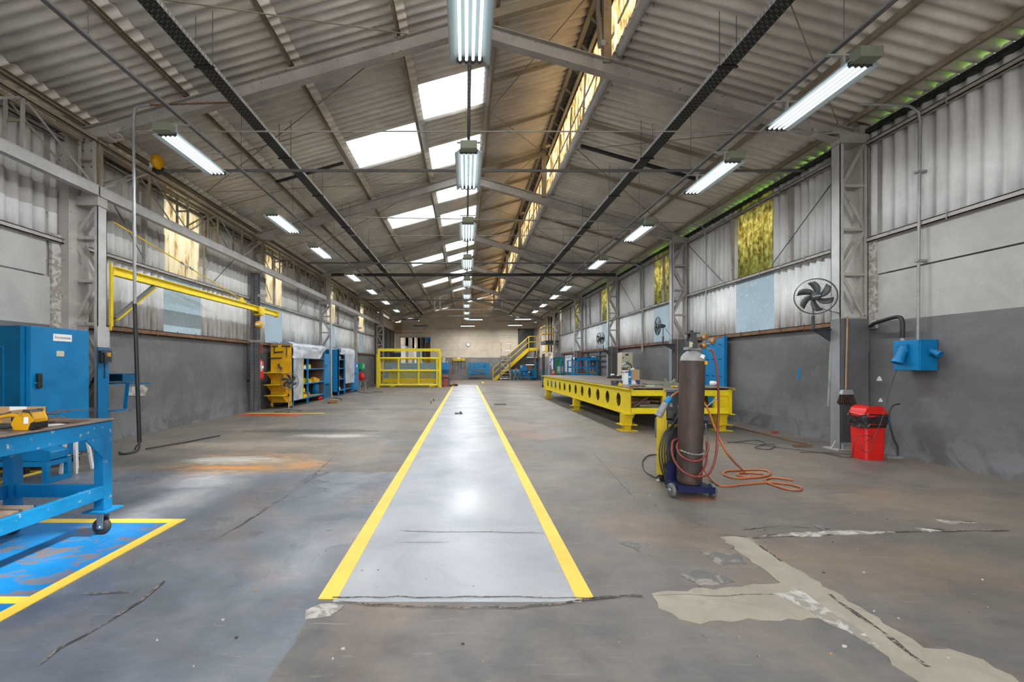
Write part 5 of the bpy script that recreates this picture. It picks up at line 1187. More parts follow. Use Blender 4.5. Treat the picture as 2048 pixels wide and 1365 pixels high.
gc(MB().box((x-.07,y-.07,z+1.345),(x+.045,y+.05,z+1.355)).box((x-.07,y-.07,z+1.355),(x-.065,y+.05,z+1.37)),'collar_plate','zinc')
for yy in (y-.055, y+.045): gc(MB().prism([(x-.068,z+1.355),(x+.018,z+1.355),(x+.018,z+1.43),(x-.002,z+1.462),(x+.004,z+1.51),(x-.054,z+1.51),(x-.052,z+1.465),(x-.07,z+1.43)] if yy < y else [(x-.05,z+1.355),(x+.058,z+1.355),(x+.058,z+1.43),(x+.04,z+1.47),(x+.032,z+1.51),(x-.03,z+1.51),(x-.03,z+1.46),(x-.05,z+1.43)],'y',yy,yy+.008),'valve_guard','charcoal')
gc(MB().prism([(x-.06,z+1.355),(x+.012,z+1.355),(x+.012,z+1.43),(x-.06,z+1.43)],'y',y-.05,y+.04),'valve_guard','charcoal'); gc(MB().prism([(x-.064,z+1.37),(x-.036,z+1.365),(x-.034,z+1.395),(x-.025,z+1.405),(x-.036,z+1.42),(x-.064,z+1.425)],'y',y-.0575,y-.056),'torn_sticker','beige')
gc(MB().box((x-.055,y-.06,z+1.505),(x+.033,y+.055,z+1.517)),'guard_bridge','charcoal'); gc(MB().box((x-.03,y-.02,z+1.515),(x-.008,y+.01,z+1.54)),'knob','black')
gc(MB().prism([(.02+x,z+1.27),(x+.06,z+1.255),(x+.07,z+1.29),(x+.04,z+1.30)],'y',y-.105,y-.09),'torn_label','white'); gc(MB().box((x+.072,y-.10,z+1.20),(x+.098,y-.075,z+1.235)),'orange_tag','orange_yellow')
# regulator
t2 = thing('gas_regulator','brass pressure regulator with two round gauges on the cylinder','regulator',(cx+.14,cyy-.02,1.5)); x, y, z = cx+.13, cyy-.03, 1.51
MB().cyl((x-.10,y,z+.012),(x-.02,y,z+.012),.008,n=8).build('inlet','brass',t2); MB().lathe([(0,-.03),(.022,-.03),(.03,-.01),(.03,.015),(.018,.03),(0,.03)],(x,y,z),16,'y').build('regulator_body','brass',t2)
MB().cyl((x+.01,y,z+.02),(x+.012,y,z+.055),.009,n=8).build('gauge_stem','brass',t2); MB().cyl((x+.02,y,z+.005),(x+.06,y-.01,z+.02),.009,n=8).build('gauge_stem','brass',t2)
MB().lathe([(0,-.02),(.03,-.02),(.032,-.015),(.032,.012),(0,.014)],(x+.008,y,z+.082),20,'y').build('gauge','brass',t2); MB().lathe([(0,-.02),(.03,-.02),(.032,-.015),(.032,.012),(0,.014)],(x+.082,y-.01,z+.045),20,'y').build('gauge','brass',t2)
MB().cyl((x+.015,y,z-.01),(x+.06,y,z-.045),.008,n=8).build('outlet','zinc',t2)
Yh = cyy-.08
hose_pts = [(x+.06,y,z-.045),(x+.09,y-.01,z-.07),P(1434,740,Yh),P(1437,800,Yh),P(1436,850,Yh),P(1432,910,Yh-.05),P(1420,945,Yh-.1),P(1405,953,Yh-.12),P(1385,953,Yh-.13),P(1362,940,Yh-.1),P(1346,915,Yh-.02),P(1345,885,Yh+.08),P(1356,878,Yh+.12)]
one(MB().tube(bez(hose_pts,8),.0105,8),'gas_hose','hose_red','dark red gas hose curving from the regulator round the cylinder foot','hose')
one(MB().tube(bez([P(1358,882,Yh+.1),P(1354,895,Yh),P(1362,912,Yh-.07),P(1385,923,Yh-.09),P(1405,918,Yh-.05),P(1416,900,Yh+.03),P(1416,885,Yh+.15)],8),.010,8),'gas_hose','hose_red','dark red hose loop lying against the middle of the cylinder','hose')
one(MB().tube(bez([P(1412,884,Yh+.2),P(1414,905,Yh+.05),P(1411,930,Yh),P(1400,948,Yh-.05),P(1392,956,Yh-.09)],8),.010,8),'gas_hose','hose_red','short dark red hose falling at the right side of the cylinder foot','hose')
fx = lambda px, py, z=.012: G(px,py,z)
orange = [P(1405,800,cyy+.35),P(1417,822,cyy+.3),P(1427,850,cyy+.25),P(1440,880,cyy+.22),P(1460,915,cyy+.15),fx(1490,945),fx(1505,955),fx(1470,957),fx(1448,950),fx(1452,943),fx(1485,941),fx(1520,940),fx(1538,944),fx(1535,952),fx(1500,956),fx(1475,950),fx(1485,946),fx(1525,948)]
one(MB().tube(bez(orange,7),.011,8),'orange_hose','hose_orange','orange hose dropping behind the cylinder into a coil on the floor','hose')
one(MB().tube(bez([fx(1400,925,.2),fx(1415,950,.05),fx(1440,972),fx(1480,970),fx(1530,966),fx(1570,968),fx(1602,976),fx(1595,981),fx(1565,977),fx(1530,963),fx(1545,956),fx(1587,961)],7),.011,8),'orange_hose','hose_orange','orange hose lying on the floor in a long loop right of the trolley','hose')
mb = MB(); 
for q in range(22):
    a = R(200+q*7.4); c = Vector((cx-.0+.125*math.cos(a)+.01,cyy+.125*math.sin(a),.465-.03*math.sin(R(q*8))));
    mb.cbox(c,(.022,.006,.012) if q%2 else (.022,.012,.005))
o = one(mb,'cylinder_chain','zinc','pale steel chain around the brown cylinder','chain'); o['kind'] = 'stuff'
# ---- welding machine
wx, wy = 2.29, 4.96
t = thing('welding_machine','yellow and blue wheeled welding machine behind the gas cylinder','welding machine',(wx,wy,0))
MB().box((wx-.10,wy-.10,.12),(wx+.24,wy+.52,.70)).build('housing','charcoal',t)
MB().prism([(wx-.12,.10),(wx-.03,.10),(wx-.03,.70),(wx-.06,.74),(wx-.12,.74)],'y',wy-.12,wy+.5).build('side_panel','yellow',t,bevel=.008)
MB().box((wx-.03,wy-.125,.06),(wx+.26,wy-.105,.60)).build('front_panel','galv',t); MB().box((wx-.02,wy-.14,.02),(wx+.26,wy-.1,.24)).build('front_base','navy',t); MB().box((wx-.0,wy-.135,.42),(wx+.24,wy-.125,.58)).build('blue_field','navy',t); MB().box((wx-.01,wy-.135,.60),(wx+.24,wy-.12,.66)).build('yellow_band','yellow',t)
MB().tube(bez([(wx-.13,wy-.08,.50),(wx-.13,wy-.08,.66),(wx-.10,wy-.08,.725),(wx+.1,wy-.08,.73),(wx+.24,wy-.08,.72)],5),.018,8).build('handle_bar','dark_gray',t)
for yy in (wy-.02, wy+.42): MB().lathe([(0,-.02),(.055,-.02),(.06,.0),(.055,.02),(0,.02)],(wx-.08,yy,.06),20,'x').build('wheel','rubber',t); MB().lathe([(0,-.02),(.055,-.02),(.06,.0),(.055,.02),(0,.02)],(wx+.2,yy,.06),20,'x').build('wheel','rubber',t)
t.rotation_euler.z = R(-24)
t = thing('wire_feeder','black and yellow wire feed unit on top of the welding machine','wire feeder',(wx,wy,.87)); t.rotation_euler.z = R(-24)
MB().box((wx-.03,wy-.1,.735),(wx+.22,wy+.25,1.015)).build('case','charcoal',t,bevel=.01); MB().prism([(wy-.14,.72),(wy+.2,.735),(wy+.2,1.035),(wy-.10,1.045)],'x',wx-.06,wx-.03).build('side_plate','yellow',t); MB().box((wx-.05,wy-.12,1.015),(wx+.2,wy+.2,1.04)).build('lid','dark_gray',t)
MB().cyl((wx+.02,wy-.17,.84),(wx+.02,wy-.1,.88),.02).build('connector','zinc',t); MB().cyl((wx+.10,wy-.12,.855),(wx+.10,wy-.09,.855),.022).build('green_socket','green_bright',t); MB().box((wx-.063,wy-.05,.83),(wx-.061,wy-.02,.89)).build('label_plate','white',t)
t = thing('industrial_plug','big grey plug with a blue ring hanging before the wire feeder','plug',(2.03,4.6,.9)); pa, pb, pc = P(1340,797,4.6), P(1332,806,4.6), P(1316,833,4.6)
MB().cyl(pb,pc,.030,.040,n=18).build('plug_body','mid_gray',t); MB().cyl(pb+(pa-pb)*.0,pa+(pa-pb)*.15,.033,.03,n=18).build('blue_ring','blue',t); MB().cyl(pc+(pb-pc)*.25,pc+(pb-pc)*.22,.041,n=18).build('rim','dark_gray',t)
MB().tube(bez([pa,P(1347,790,4.6),P(1358,784,4.62),P(1372,782,4.7)],6),.010,8).build('plug_cable','hose_orange',t)
rcb = random.Random(21)
lab_c = ['outermost black cable loop left of the welding machine','second black cable loop left of the welding machine','third black cable loop over the yellow side panel','inner black cable loop over the yellow side panel','short black cable crossing before the machine front','black cable curling at the top of the machine front','innermost black cable before the machine front']
for i in range(7):
    ox = i*5; Yc = 4.66+.02*i
    pts = [P(1358-i,826+3*i,Yc+.1),P(1345-i*.5,850+2*i,Yc),P(1328+ox*.7,868,Yc-.02),P(1319+ox,900,Yc-.03),P(1321+ox,930,Yc-.02),P(1329+ox*.8,952,Yc),P(1336+ox*.6,935,Yc+.03),P(1334+ox*.9,900,Yc+.04),P(1345+i*2,862,Yc+.05),P(1358,852+i,Yc+.12)]
    one(MB().tube(bez(pts,6),.0085,6),'welding_cable','cable',lab_c[i],'cable','black cables wound beside the welding machine')
one(MB().tube(bez([P(1350,826,4.7),fx(1322,945,.1),fx(1300,950),fx(1287,938),fx(1286,922),fx(1298,911),fx(1320,910)],6),.0085,6),'welding_cable','cable','black cable making a round loop on the floor left of the machine','cable')
one(MB().tube(bez([P(1330,925,4.7),fx(1326,955,.04),fx(1333,975),fx(1340,965,.03)],6),.008,6),'welding_cable','cable','black cable end beside the left trolley wheel','cable')
one(MB().tube(bez([P(1410,870,5.1),P(1412,850,5.0),fx(1418,900),fx(1428,893),fx(1450,885)],6),.006,6),'earth_cable','galv','thin grey cable behind the right side of the cylinder','cable')
MBc = MB().tube([P(1412,815,5.0),P(1435,796,5.0)],.007,6); one(MBc,'grey_rod','galv','thin grey rod sloping up behind the cylinder towards the hose','rod')
# ---- red bin
bx, by = 5.62, 6.16
def rounded(x, y, hx, hy, z0, z1, k0, k1, mb, r=.10, cap=True):
    n = 5; L0 = []; 
    for (sx, sy, a0) in ((1,1,0),(-1,1,90),(-1,-1,180),(1,-1,270)):
        for i in range(n): a = R(a0+90*i/(n-1)); L0.append(((hx-r)*sx+r*math.cos(a),(hy-r)*sy+r*math.sin(a)))
    m = len(L0); vs = [(x+p[0]*k0,y+p[1]*k0,z0) for p in L0]+[(x+p[0]*k1,y+p[1]*k1,z1) for p in L0]
    mb._add(vs,[(i,(i+1)%m,m+(i+1)%m,m+i) for i in range(m)]+([tuple(range(2*m-1,m-1,-1))] if cap else []),False); return mb
t = thing('swing_bin','red plastic swing-lid bin with black liner by the nearest right column','waste bin',(bx,by,0))
rounded(bx,by,.245,.19,0.003,.62,.90,1,MB()).build('bin_body','red',t)
mb = MB(); rounded(bx,by,.25,.195,.44,.50,1.03,1.06,mb,cap=False); rounded(bx,by,.25,.195,.50,.60,1.06,1.10,mb,cap=False); rounded(bx,by,.25,.195,.60,.63,1.10,1.08,mb)
o = mb.build('bin_liner','bin_bag',t); 
for v in o.data.vertices: v.co += Vector((rcb.uniform(-.012,.012),rcb.uniform(-.012,.012),rcb.uniform(-.012,.012)))
mb = MB(); rounded(bx,by,.255,.2,.60,.62,1.06,1.06,mb); rounded(bx,by,.255,.2,.62,.65,1.0,.9,mb); mb.build('lid','red',t)
MB().prism([(bx-.21,.645),(bx+.23,.645),(bx+.19,.70),(bx+.10,.73),(bx-.10,.73),(bx-.17,.70)],'y',by-.17,by+.17).build('swing_flap','red',t,bevel=.015)
bin_root = t; bin_root.scale = (.66,.74,1)
# ---- broom on column
t = thing('wall_broom','broom hung head down on the nearest right column','broom',(5.78,6.7,.7))
MB().cyl((5.80,6.69,2.05),(5.775,6.69,.93),.0125,n=8).build('handle','wood',t)
MB().prism([(5.68,.86),(5.87,.86),(5.84,.93),(5.71,.93)],'y',6.65,6.71).build('ferrule','galv',t); mb = MB()
for q in range(26):
    xx = 5.685+.18*q/25; mb.bar((xx,6.68,.865),(5.64+.26*q/25,6.66+.03*math.sin(q*2.1),.715+.012*math.sin(q)),.010,.03)
o = mb.build('bristles','bristle',t); o['kind'] = 'stuff'
one(MB().bar((5.725,6.9,1.62),(5.725,6.95,.66),.012,.035),'hanging_rule','galv','long narrow metal rule hanging on the aisle face of the nearest column','rule')
# ---- electric socket box
t = thing('socket_box','blue electric box with two hanging sockets on the right wall','socket box',(6.05,5.95,1.23))
MB().box((5.955,5.77,1.235),(XR-.01,6.13,1.645)).build('case','blue',t,bevel=.006); MB().box((5.945,5.78,1.24),(5.956,6.12,1.64)).build('cover','blue',t,bevel=.003)
mb = MB(); mb.cyl((5.93,5.96,1.55),(5.85,5.96,1.36),.05,.062,n=18); mb.build('socket','blue_worn',t); MB().cyl((5.855,5.96,1.37),(5.84,5.96,1.335),.068,n=18).build('socket_lid','blue',t); MB().box((5.90,5.90,1.48),(5.945,6.02,1.59)).build('socket_flange','blue_worn',t,bevel=.006)
MB().cyl((6.08,5.76,1.50),(6.10,5.66,1.44),.035,.045,n=16).build('socket','blue_worn',t); MB().box((6.05,5.745,1.44),(6.13,5.77,1.53)).build('socket_flange','blue_worn',t)
MB().cyl((5.98,6.03,1.645),(5.98,6.03,1.69),.022).build('gland','galv',t)
t = thing('wall_conduit','tall thin grey conduit on the right wall down to the blue box','conduit',(6.14,5.93,1.65))
MB().tube([(6.09,5.93,1.645),(6.12,5.93,4.6),(6.10,5.93,4.72),(5.98,5.93,4.80),(5.3,5.93,4.83)],.017,8).build('tube','galv',t)
for z in (2.7,3.9): MB().box((6.06,5.90,z),(XR-.013,5.96,z+.03)).build('clamp','galv',t)
pts = bez([(6.16,6.70,1.90),(6.1,6.6,1.915),(6.02,6.45,1.93),(5.99,6.2,1.97),(5.985,6.08,1.97),(5.98,6.03,1.90),(5.98,6.03,1.68)],8)
t = thing('corrugated_conduit','thick black corrugated conduit from the column to the blue box','conduit',(6.05,6.3,1.9)); MB().tube(pts,.026,10).build('tube','black',t)
one(MB().tube(bez([P(1793,740,5.85),P(1780,780,5.9),P(1770,820,5.85),P(1760,850,5.8),P(1750,872,5.75),P(1745,890,5.78),P(1735,905,5.8),P(1722,897,5.8),P(1728,885,5.8),P(1742,878,5.82),P(1740,872,5.8),P(1715,874,5.8),P(1708,895,5.8),fx(1700,915),fx(1660,908),fx(1620,903),fx(1560,896),fx(1500,888),fx(1455,885)],6),.0045,5),'floor_lead','cable','thin black lead from the blue box over the bin along the floor','cable')
one(MB().tube(bez([fx(1600,905),fx(1640,906),fx(1690,915),fx(1720,912),fx(1680,908),fx(1640,905)],6),.0045,5),'floor_lead','cable','thin black lead loop on the floor left of the red bin','cable')
one(MB().tube(bez([fx(1455,886),fx(1480,884),fx(1512,881),fx(1530,888),fx(1510,896),fx(1540,899),fx(1548,890),fx(1520,890)],6),.0055,5),'floor_lead','cable','tangled thin black lead on the floor behind the orange coil','cable')
t = thing('bent_bar','black and blue bent bar standing by the wall right of the red bin','bar',(5.95,6.16,0))
g = G(1795,917); MB().tube(bez([(g.x,g.y,.03),(g.x,g.y,.16),P(1788,880,g.y),P(1780,850,g.y),P(1778,825,g.y),P(1786,812,g.y),P(1799,808,g.y)],7),.012,8).build('bar','cable',t); MB().cbox((g.x-.03,g.y,.015),(.17,.07,.03)).build('foot','galv',t); MB().cyl(P(1782,856,g.y),P(1778,836,g.y),.0135,n=8).build('blue_tape','blue',t)
one(MB().cbox((5.35,7.0,.03),(.3,.05,.02)),'floor_bar','rust','dark flat bar on the floor by the wall left of the nearest column','bar'); one(MB().bar((5.6,9.2,.012),(5.55,7.2,.012),.04,.02),'floor_bar','rust','long rusty bar lying along the foot of the right wall','bar')
# ---- wall fans
def wall_fan(c, r, ry, label, k, colx=5.73, logo=False):
    c = Vector(c); t = thing('wall_fan',label,'fan',tuple(c)); m = fan_head(t, tuple(c), r, ry, 0, 'fan_gray')
    back = c+m@Vector((0,.14,0)); MB().cyl(back,(back.x,back.y,2.06),.014).build('pole','galv',t)
    MB().cyl((back.x,back.y,2.08),(back.x,back.y,1.88),.022).build('socket_tube','charcoal',t)
    s = 1 if back.x < colx else -1
    MB().prism([(back.x-.02,1.87),(colx+.0,1.87),(colx+.0,1.68)],'y',back.y-.012,back.y+.012).build('bracket','charcoal',t); MB().box((min(back.x,colx)-.02,back.y-.04,1.865),(max(back.x,colx)-.002,back.y+.04,1.88)).build('bracket_plate','charcoal',t)
    MB().tube(bez([back,back+Vector((.15,.05,-.15)),(colx-.01,FR[k]+.0 if k else 6.73,2.1)],6),.005,5).build('cord','cable',t)
    if logo: text('ventisol', .032, 'white', Matrix.Translation(c)@Matrix.Rotation(ry,4,'Z')@Matrix.Translation((0,-.067,0))@rx@Matrix.Rotation(R(8),4,'Z'), t, 'hub_lettering')
    return t
wall_fan((5.40,6.80,2.37),.272,R(-26),'large black wall fan on the nearest right column, facing the aisle',0,5.73,True)
wall_fan((5.27,12.1,2.37),.25,R(-98),'black wall fan on the second right column, seen almost edge on',1)
wall_fan((5.38,17.6,2.36),.235,R(-66),'dark wall fan on the third right column, half turned',2)
# ---- blue peg board leaning on wall
t = thing('peg_panel','tall bright blue panel with hooks leaning on the right wall','panel',(6.1,10.7,.2))
MB().box((XR-.16,10.30,.30),(XR-.11,11.25,1.94)).build('panel','blue',t); MB().box((XR-.17,10.28,.0),(XR-.10,10.33,1.98)).build('edge','blue',t)
MB().box((XR-.17,11.22,.0),(XR-.10,11.26,1.6)).build('edge','blue',t)
for z in (1.78,1.43,1.03):
    for y in (10.42,10.7,10.95,11.15): MB().cyl((XR-.16,y,z),(XR-.23,y,z+.02),.010,n=6).build('hook','blue_dark',t)
# ---- column dressing
one(MB().cyl((5.85,12.16,2.02),(5.83,12.16,.0),.012,n=6),'broom_stick','wood','wooden stick leaning on the second right column','stick')
t = thing('painted_stick','wooden and blue stick leaning at the right of the second right column','stick',(6.1,12.2,.4)); MB().cyl((6.08,12.18,2.05),(6.08,12.18,1.88),.013,n=6).build('wood_end','wood',t); MB().cyl((6.08,12.18,1.88),(6.08,12.18,.3),.013,n=6).build('blue_part','blue',t)
one(MB().cyl((5.86,17.68,2.3),(5.84,17.68,.0),.012,n=6),'broom_stick','wood','left wooden stick leaning on the third right column','stick'); one(MB().cyl((6.07,17.68,2.3),(6.08,17.68,.0),.012,n=6),'broom_stick','wood','right wooden stick leaning on the third right column','stick')
one(MB().box((6.02,23.2,.2),(6.06,23.23,2.0)),'red_strip','dull_red','vertical red strip on the fourth right column behind the blue rack','strip'); one(MB().cyl((5.82,23.19,2.3),(5.82,23.19,.0),.014,n=6),'broom_stick','wood','wooden stick on the fourth right column','stick')
t = thing('blue_drum','small blue drum on the wall just behind the gas cylinder','drum',(5.95,11.35,0)); MB().lathe([(0,0),(.17,0),(.175,.01),(.175,.86),(.16,.88),(0,.88)],(5.98,11.75,.62),20).build('drum_body','blue_dark',t); MB().box((5.8,11.57,0),(6.15,11.93,.62)).build('drum_stand','dark_gray',t)
# ---- beige cabinet, racks, steps
t = thing('control_cabinet','beige electric cabinet between second and third right columns','electric cabinet',(5.7,15.5,0))
MB().box((5.42,15.3,.1),(5.80,15.75,1.73)).build('body','beige',t,bevel=.01); MB().box((5.44,15.285,.14),(5.78,15.30,1.70)).build('door','beige',t); MB().box((5.42,15.3,0),(5.80,15.75,.1)).build('plinth','black',t)
for z in (1.62,1.35): MB().box((5.54,15.27,z),(5.64,15.285,z+.06)).build('meter','charcoal',t)
MB().box((5.43,15.26,1.52),(5.46,15.285,1.56)).build('handle','black',t)
for y in (13.0,20.3): one(MB().tube([(6.14,y+2.3,1.75 if y<14 else 2.0),(6.14,y+2.3,4.5),(6.1,y+2.3,4.7),(5.8,y+2.3,4.83)],.04,8),'riser_conduit','galv','thick grey riser conduit on the wall '+('above the beige cabinet' if y < 14 else 'above the blue rack'),'conduit')
one(MB().tube([(6.0,11.0,2.05),(6.0,11.0,4.5),(5.9,11.0,4.78),(5.4,11.0,4.86),(-3,11.0,5.0)],.014,6),'wall_conduit','galv','thin grey conduit on the wall behind the gas cylinder running over the hall','conduit')
t = thing('blue_rack','wide blue open rack holding rusty beams before the right wall','rack',(5.55,20.6,0)); ya, yb3 = 20.4, 21.4
for x in (4.95,5.16,5.64,6.08):
    for y in (ya,yb3): MB().box((x-.03,y-.03,0),(x+.03,y+.03,1.60 if x > 5 else 1.50)).build('upright','blue',t)
for z, zz in ((1.56,.06),(1.18,.03),(.86,.03),(.50,.03),(.15,.03)):
    for y in (ya,yb3): MB().box((4.95 if z < 1.5 else 5.13,y-.02,z-zz),(6.11,y+.02,z+zz)).build('rail','blue',t)
MB().box((4.92,ya-.04,1.48),(5.18,yb3,1.52)).build('side_shelf','blue',t); MB().box((5.13,ya-.04,1.62),(6.11,yb3,1.64)).build('top_shelf','blue',t)
for z in (.86,.50,.15):
    for x in (5.1,5.55,6.0): MB().box((x-.02,ya,z-.02),(x+.02,yb3,z+.02)).build('cross_rail','blue',t)
for i, (x0_, x1_, y, z, m_) in enumerate(((5.2,5.62,20.55,.88,'rust'),(5.68,6.18,20.55,.88,'wood'),(5.2,5.62,20.9,.52,'rust'),(5.68,6.15,20.9,.52,'rust_plate'),(5.25,6.1,20.8,.17,'rust'))):
    one(MB().box((x0_,y,z),(x1_,y+.12,z+.12)),'stored_beam',m_,['rusty beam on the upper shelf of the blue rack, left','orange brown beam on the upper shelf of the blue rack, right','rusty beam on the middle shelf of the blue rack, left','brown beam on the middle shelf of the blue rack, right','rusty beam on the lowest shelf of the blue rack'][i],'beam')
one(MB().lathe([(0,0),(.04,0),(.045,.12),(0,.12)],(5.03,20.5,1.52),12),'white_jar','white','white jar on the left shelf of the blue rack','jar'); one(MB().cbox((5.98,20.6,1.665),(.14,.2,.05)),'small_box','sky_blue_panel','small pale blue box on top of the blue rack','box')
one(MB().cbox((6.0,19.3,.3),(.35,.3,.6)),'wood_crate','wood','wooden crate between the blue rack and third column','crate')
t = thing('step_platform','blue tubular step platform with handrails before the green door','steps',(5.2,25.2,0)); X0, X1, Ya, Yb = 4.98, 5.56, 25.0, 25.8
for (x, y) in ((X0,Ya),(X1,Ya),(X0,Yb),(X1,Yb)): MB().cyl((x,y,0),(x,y,1.70),.025,n=8).build('post','blue',t)
for z in (1.62,1.25,.88): MB().bar((X0,Ya,z),(X1,Ya,z),.035).build('rail','blue',t); MB().bar((X1,Ya,z),(X1,Yb,z),.035).build('rail','blue',t)
MB().box((X0,Ya,.62),(X1,Yb,.66)).build('platform','blue',t); MB().bar((4.60,Ya,0),(4.60,Ya,1.22),.035).build('post','blue',t); MB().bar((4.60,Ya,1.22),(X0,Ya,1.70),.035).build('handrail','blue',t); MB().bar((5.25,Ya,1.25),(X1,Ya,1.70),.03).build('handrail','blue',t)
for q in range(3): MB().box((4.60+q*.13,Ya,.15+q*.16),(4.76+q*.13,Yb,.18+q*.16)).build('step','blue',t)
MB().bar((4.55,Ya,.05),(X0,Ya,.62),.05).build('stringer','blue',t); MB().bar((4.55,Yb,.05),(X0,Yb,.62),.05).build('stringer','blue',t)
t = thing('hand_truck','small blue hand truck left of the blue step platform','hand truck',(4.4,24.6,0)); MB().box((4.30,24.5,.3),(4.55,24.8,.36)).build('deck','blue',t); MB().bar((4.32,24.7,.3),(4.28,24.9,1.0),.03).build('handle','blue',t); MB().bar((4.50,24.7,.3),(4.5,24.9,1.0),.03).build('handle','blue',t)
for x in (4.3,4.56): MB().lathe([(0,-.03),(.15,-.03),(.15,.03),(0,.03)],(x,24.6,.15),16,'x').build('wheel','rubber',t)
one(MB().lathe([(0,0),(.16,0),(.10,.25),(.03,.33),(0,.33)],(4.85,24.3,.62),12),'red_funnel','dull_red','red cone standing before the blue step platform','cone'); one(MB().cbox((4.85,24.3,.31),(.45,.4,.62)),'blue_crate','blue','blue crate under the red cone','crate')
t = thing('green_door_panel','tall dark green panel with grey hood between fourth and fifth right columns','panel',(5.9,28.0,0)); MB().box((5.72,28.0,.0),(6.18,28.1,1.75)).build('panel','green',t); MB().prism([(5.62,1.75),(6.22,1.75),(6.18,2.0),(5.66,2.0)],'y',27.95,28.2).build('hood','mid_gray',t)
one(MB().cbox((5.55,25.9,1.0),(.35,.04,.4)).box((5.53,25.9,0),(5.57,25.93,.82)),'standing_sign','beige','small pale square sign behind the blue step platform','sign')
t = thing('notice_board','white notice board with blue heading on the wall left of the blue rack','notice board',(6.1,26.4,1)); MB().box((XR-.06,25.6,.85),(XR-.02,27.3,1.85)).build('board','white',t); MB().box((XR-.065,25.7,1.70),(XR-.06,27.2,1.78)).build('heading','sky_blue_panel',t)
# dark machine frame on wall behind rack
t = thing('dark_shelf_frame','dark grey wall frame with slats behind the blue rack','frame',(6.05,19.5,.8))
for z in (1.9,1.7,1.45,1.2): MB().box((6.14,18.2,z),(6.19,22.2,z+.06)).build('slat','charcoal',t)
for y in (18.2,20.2,22.2): MB().box((6.13,y,.4),(6.19,y+.08,1.96)).build('upright','charcoal',t)
one(MB().box((XR-.004,13.2,1.97),(XR+.02,14.1,2.03)),'wall_stain_plate','galv','short pale strip on top of the right masonry','strip')
# peeling spots on the masonry near the bin
for i, (y, z, a) in enumerate(((6.60,1.10,.045),(6.58,.78,.035))):
    one(MB().prism([(y-a,z-a*.6),(y+a,z-a*.7),(y+a*.6,z+a*.2),(y,z+a),(y-a*.7,z+a*.4)],'x',XR-.004,XR-.001),'peeled_spot','white',['upper white peeled spot on the wall right of the nearest column','lower white peeled spot on the wall right of the nearest column'][i],'peeled spot')
one(MB().box((XR-.004,8.16,1.02),(XR-.001,8.21,1.25)),'blue_paint_dab','blue','short vertical blue paint mark on the right wall','paint mark')
# pale repair strip where the near masonry ends
for X, s, y, par in ((XL,1,6.45,wl),(XR,-1,6.62,wr)):
    MB().box((X-s*.02,y,1.86),(X+s*.03,y+.2,3.25)).build('end_strip','cement_pale',par); MB().box((X-.14,y+.15,1.5),(X+.14 if X<0 else X+.14,y+.5,5.0)).box((X-s*.16,y-.1,1.8),(X-s*.03,y+.7,4.9)).build('backing_sheet','steel',par)
# ---------------------------------------------------------------- far end
# ---- yellow guard
YG = 25.2; gx0, gx1 = -5.12, -1.42
t = thing('machine_guard','large yellow framed guard with wire mesh in front of the blue press','machine guard',(-3.3,YG,0))
for x in (gx0, gx1-.14): MB().box((x,YG-.05,0),(x+.14,YG+.10,1.9 if x<-3 else 2.0)).build('post','lemon',t); MB().box((x-.05,YG-.12,0),(x+.2,YG+.16,.02)).build('foot_plate','lemon',t)
mb = MB().box((gx0+.06,YG,2.06),(gx1-.04,YG+.1,2.22)); mb.build('top_rail','lemon',t)
for x in (gx0+.06, gx1-.16): MB().box((x,YG,.05),(x+.12,YG+.1,2.07)).build('frame_post','lemon',t)
for z in (1.66,.95,.13): MB().cyl((gx0+.18,YG+.02,z),(gx1-.16,YG+.02,z),.065,n=10).build('rail','lemon',t)
for x in (-4.95,-3.87,-2.72,-1.66): MB().cyl((x,YG+.02,.13),(x,YG+.02,1.66),.06,n=10).build('upright','lemon',t)
MB().box((gx0+.3,YG+.3,.25),(gx1-.3,YG+.5,.48)).build('lower_beam','yellow',t)
mb = MB(); x = gx0+.2
while x < gx1-.2: mb.box((x-.003,YG+.04,.15),(x+.003,YG+.046,1.62)); x += .055
z = .2
while z < 1.62: mb.box((gx0+.18,YG+.046,z-.003),(gx1-.18,YG+.052,z+.003)); z += .055
o = mb.build('wire_mesh','lemon',t); o['kind'] = 'stuff'
for x in (-4.2,-1.95): MB().cbox((x,YG-.02,.06),(.3,.2,.06)).build('roller_box','yellow',t)
# ---- blue press behind it
t = thing('sheet_press','long blue sheet metal press behind the yellow guard','press',(-3.3,27.2,0))
MB().prism([(-4.95,1.38),(-1.75,1.38),(-1.75,.95),(-3.4,.98),(-4.95,1.0)],'y',27,27.3).build('beam','blue',t,bevel=.01)
for x in (-4.9,-1.9): MB().box((x-.08,26.9,0),(x+.08,27.5,1.0)).build('leg','blue',t)
MB().box((-4.8,27.0,.45),(-1.9,27.35,.85)).build('lower_beam','olive',t)
for x in (-4.3,-3.4,-2.4): MB().bar((x-.08,26.98,1.0),(x+.04,26.98,1.36),.05,.02).build('rib','blue',t)
for x in (-4.35,-2.35): MB().cbox((x,26.9,.98),(.3,.15,.25)).build('motor','olive',t)
MB().cbox((-5.2,26.8,1.15),(.3,.3,.55)).build('control_box','beige',t)
t = thing('desk_monitor','black monitor on a stand behind the yellow guard','monitor',(-4.6,29,1.7)); MB().box((-5.0,29,1.72),(-4.3,29.05,2.08)).build('screen','black',t); MB().box((-4.68,29.02,0),(-4.62,29.08,1.72)).build('stand','dark_gray',t)
t = thing('tall_blue_unit','tall blue control cabinet at the right end of the yellow guard','cabinet',(-1.15,26.6,0))
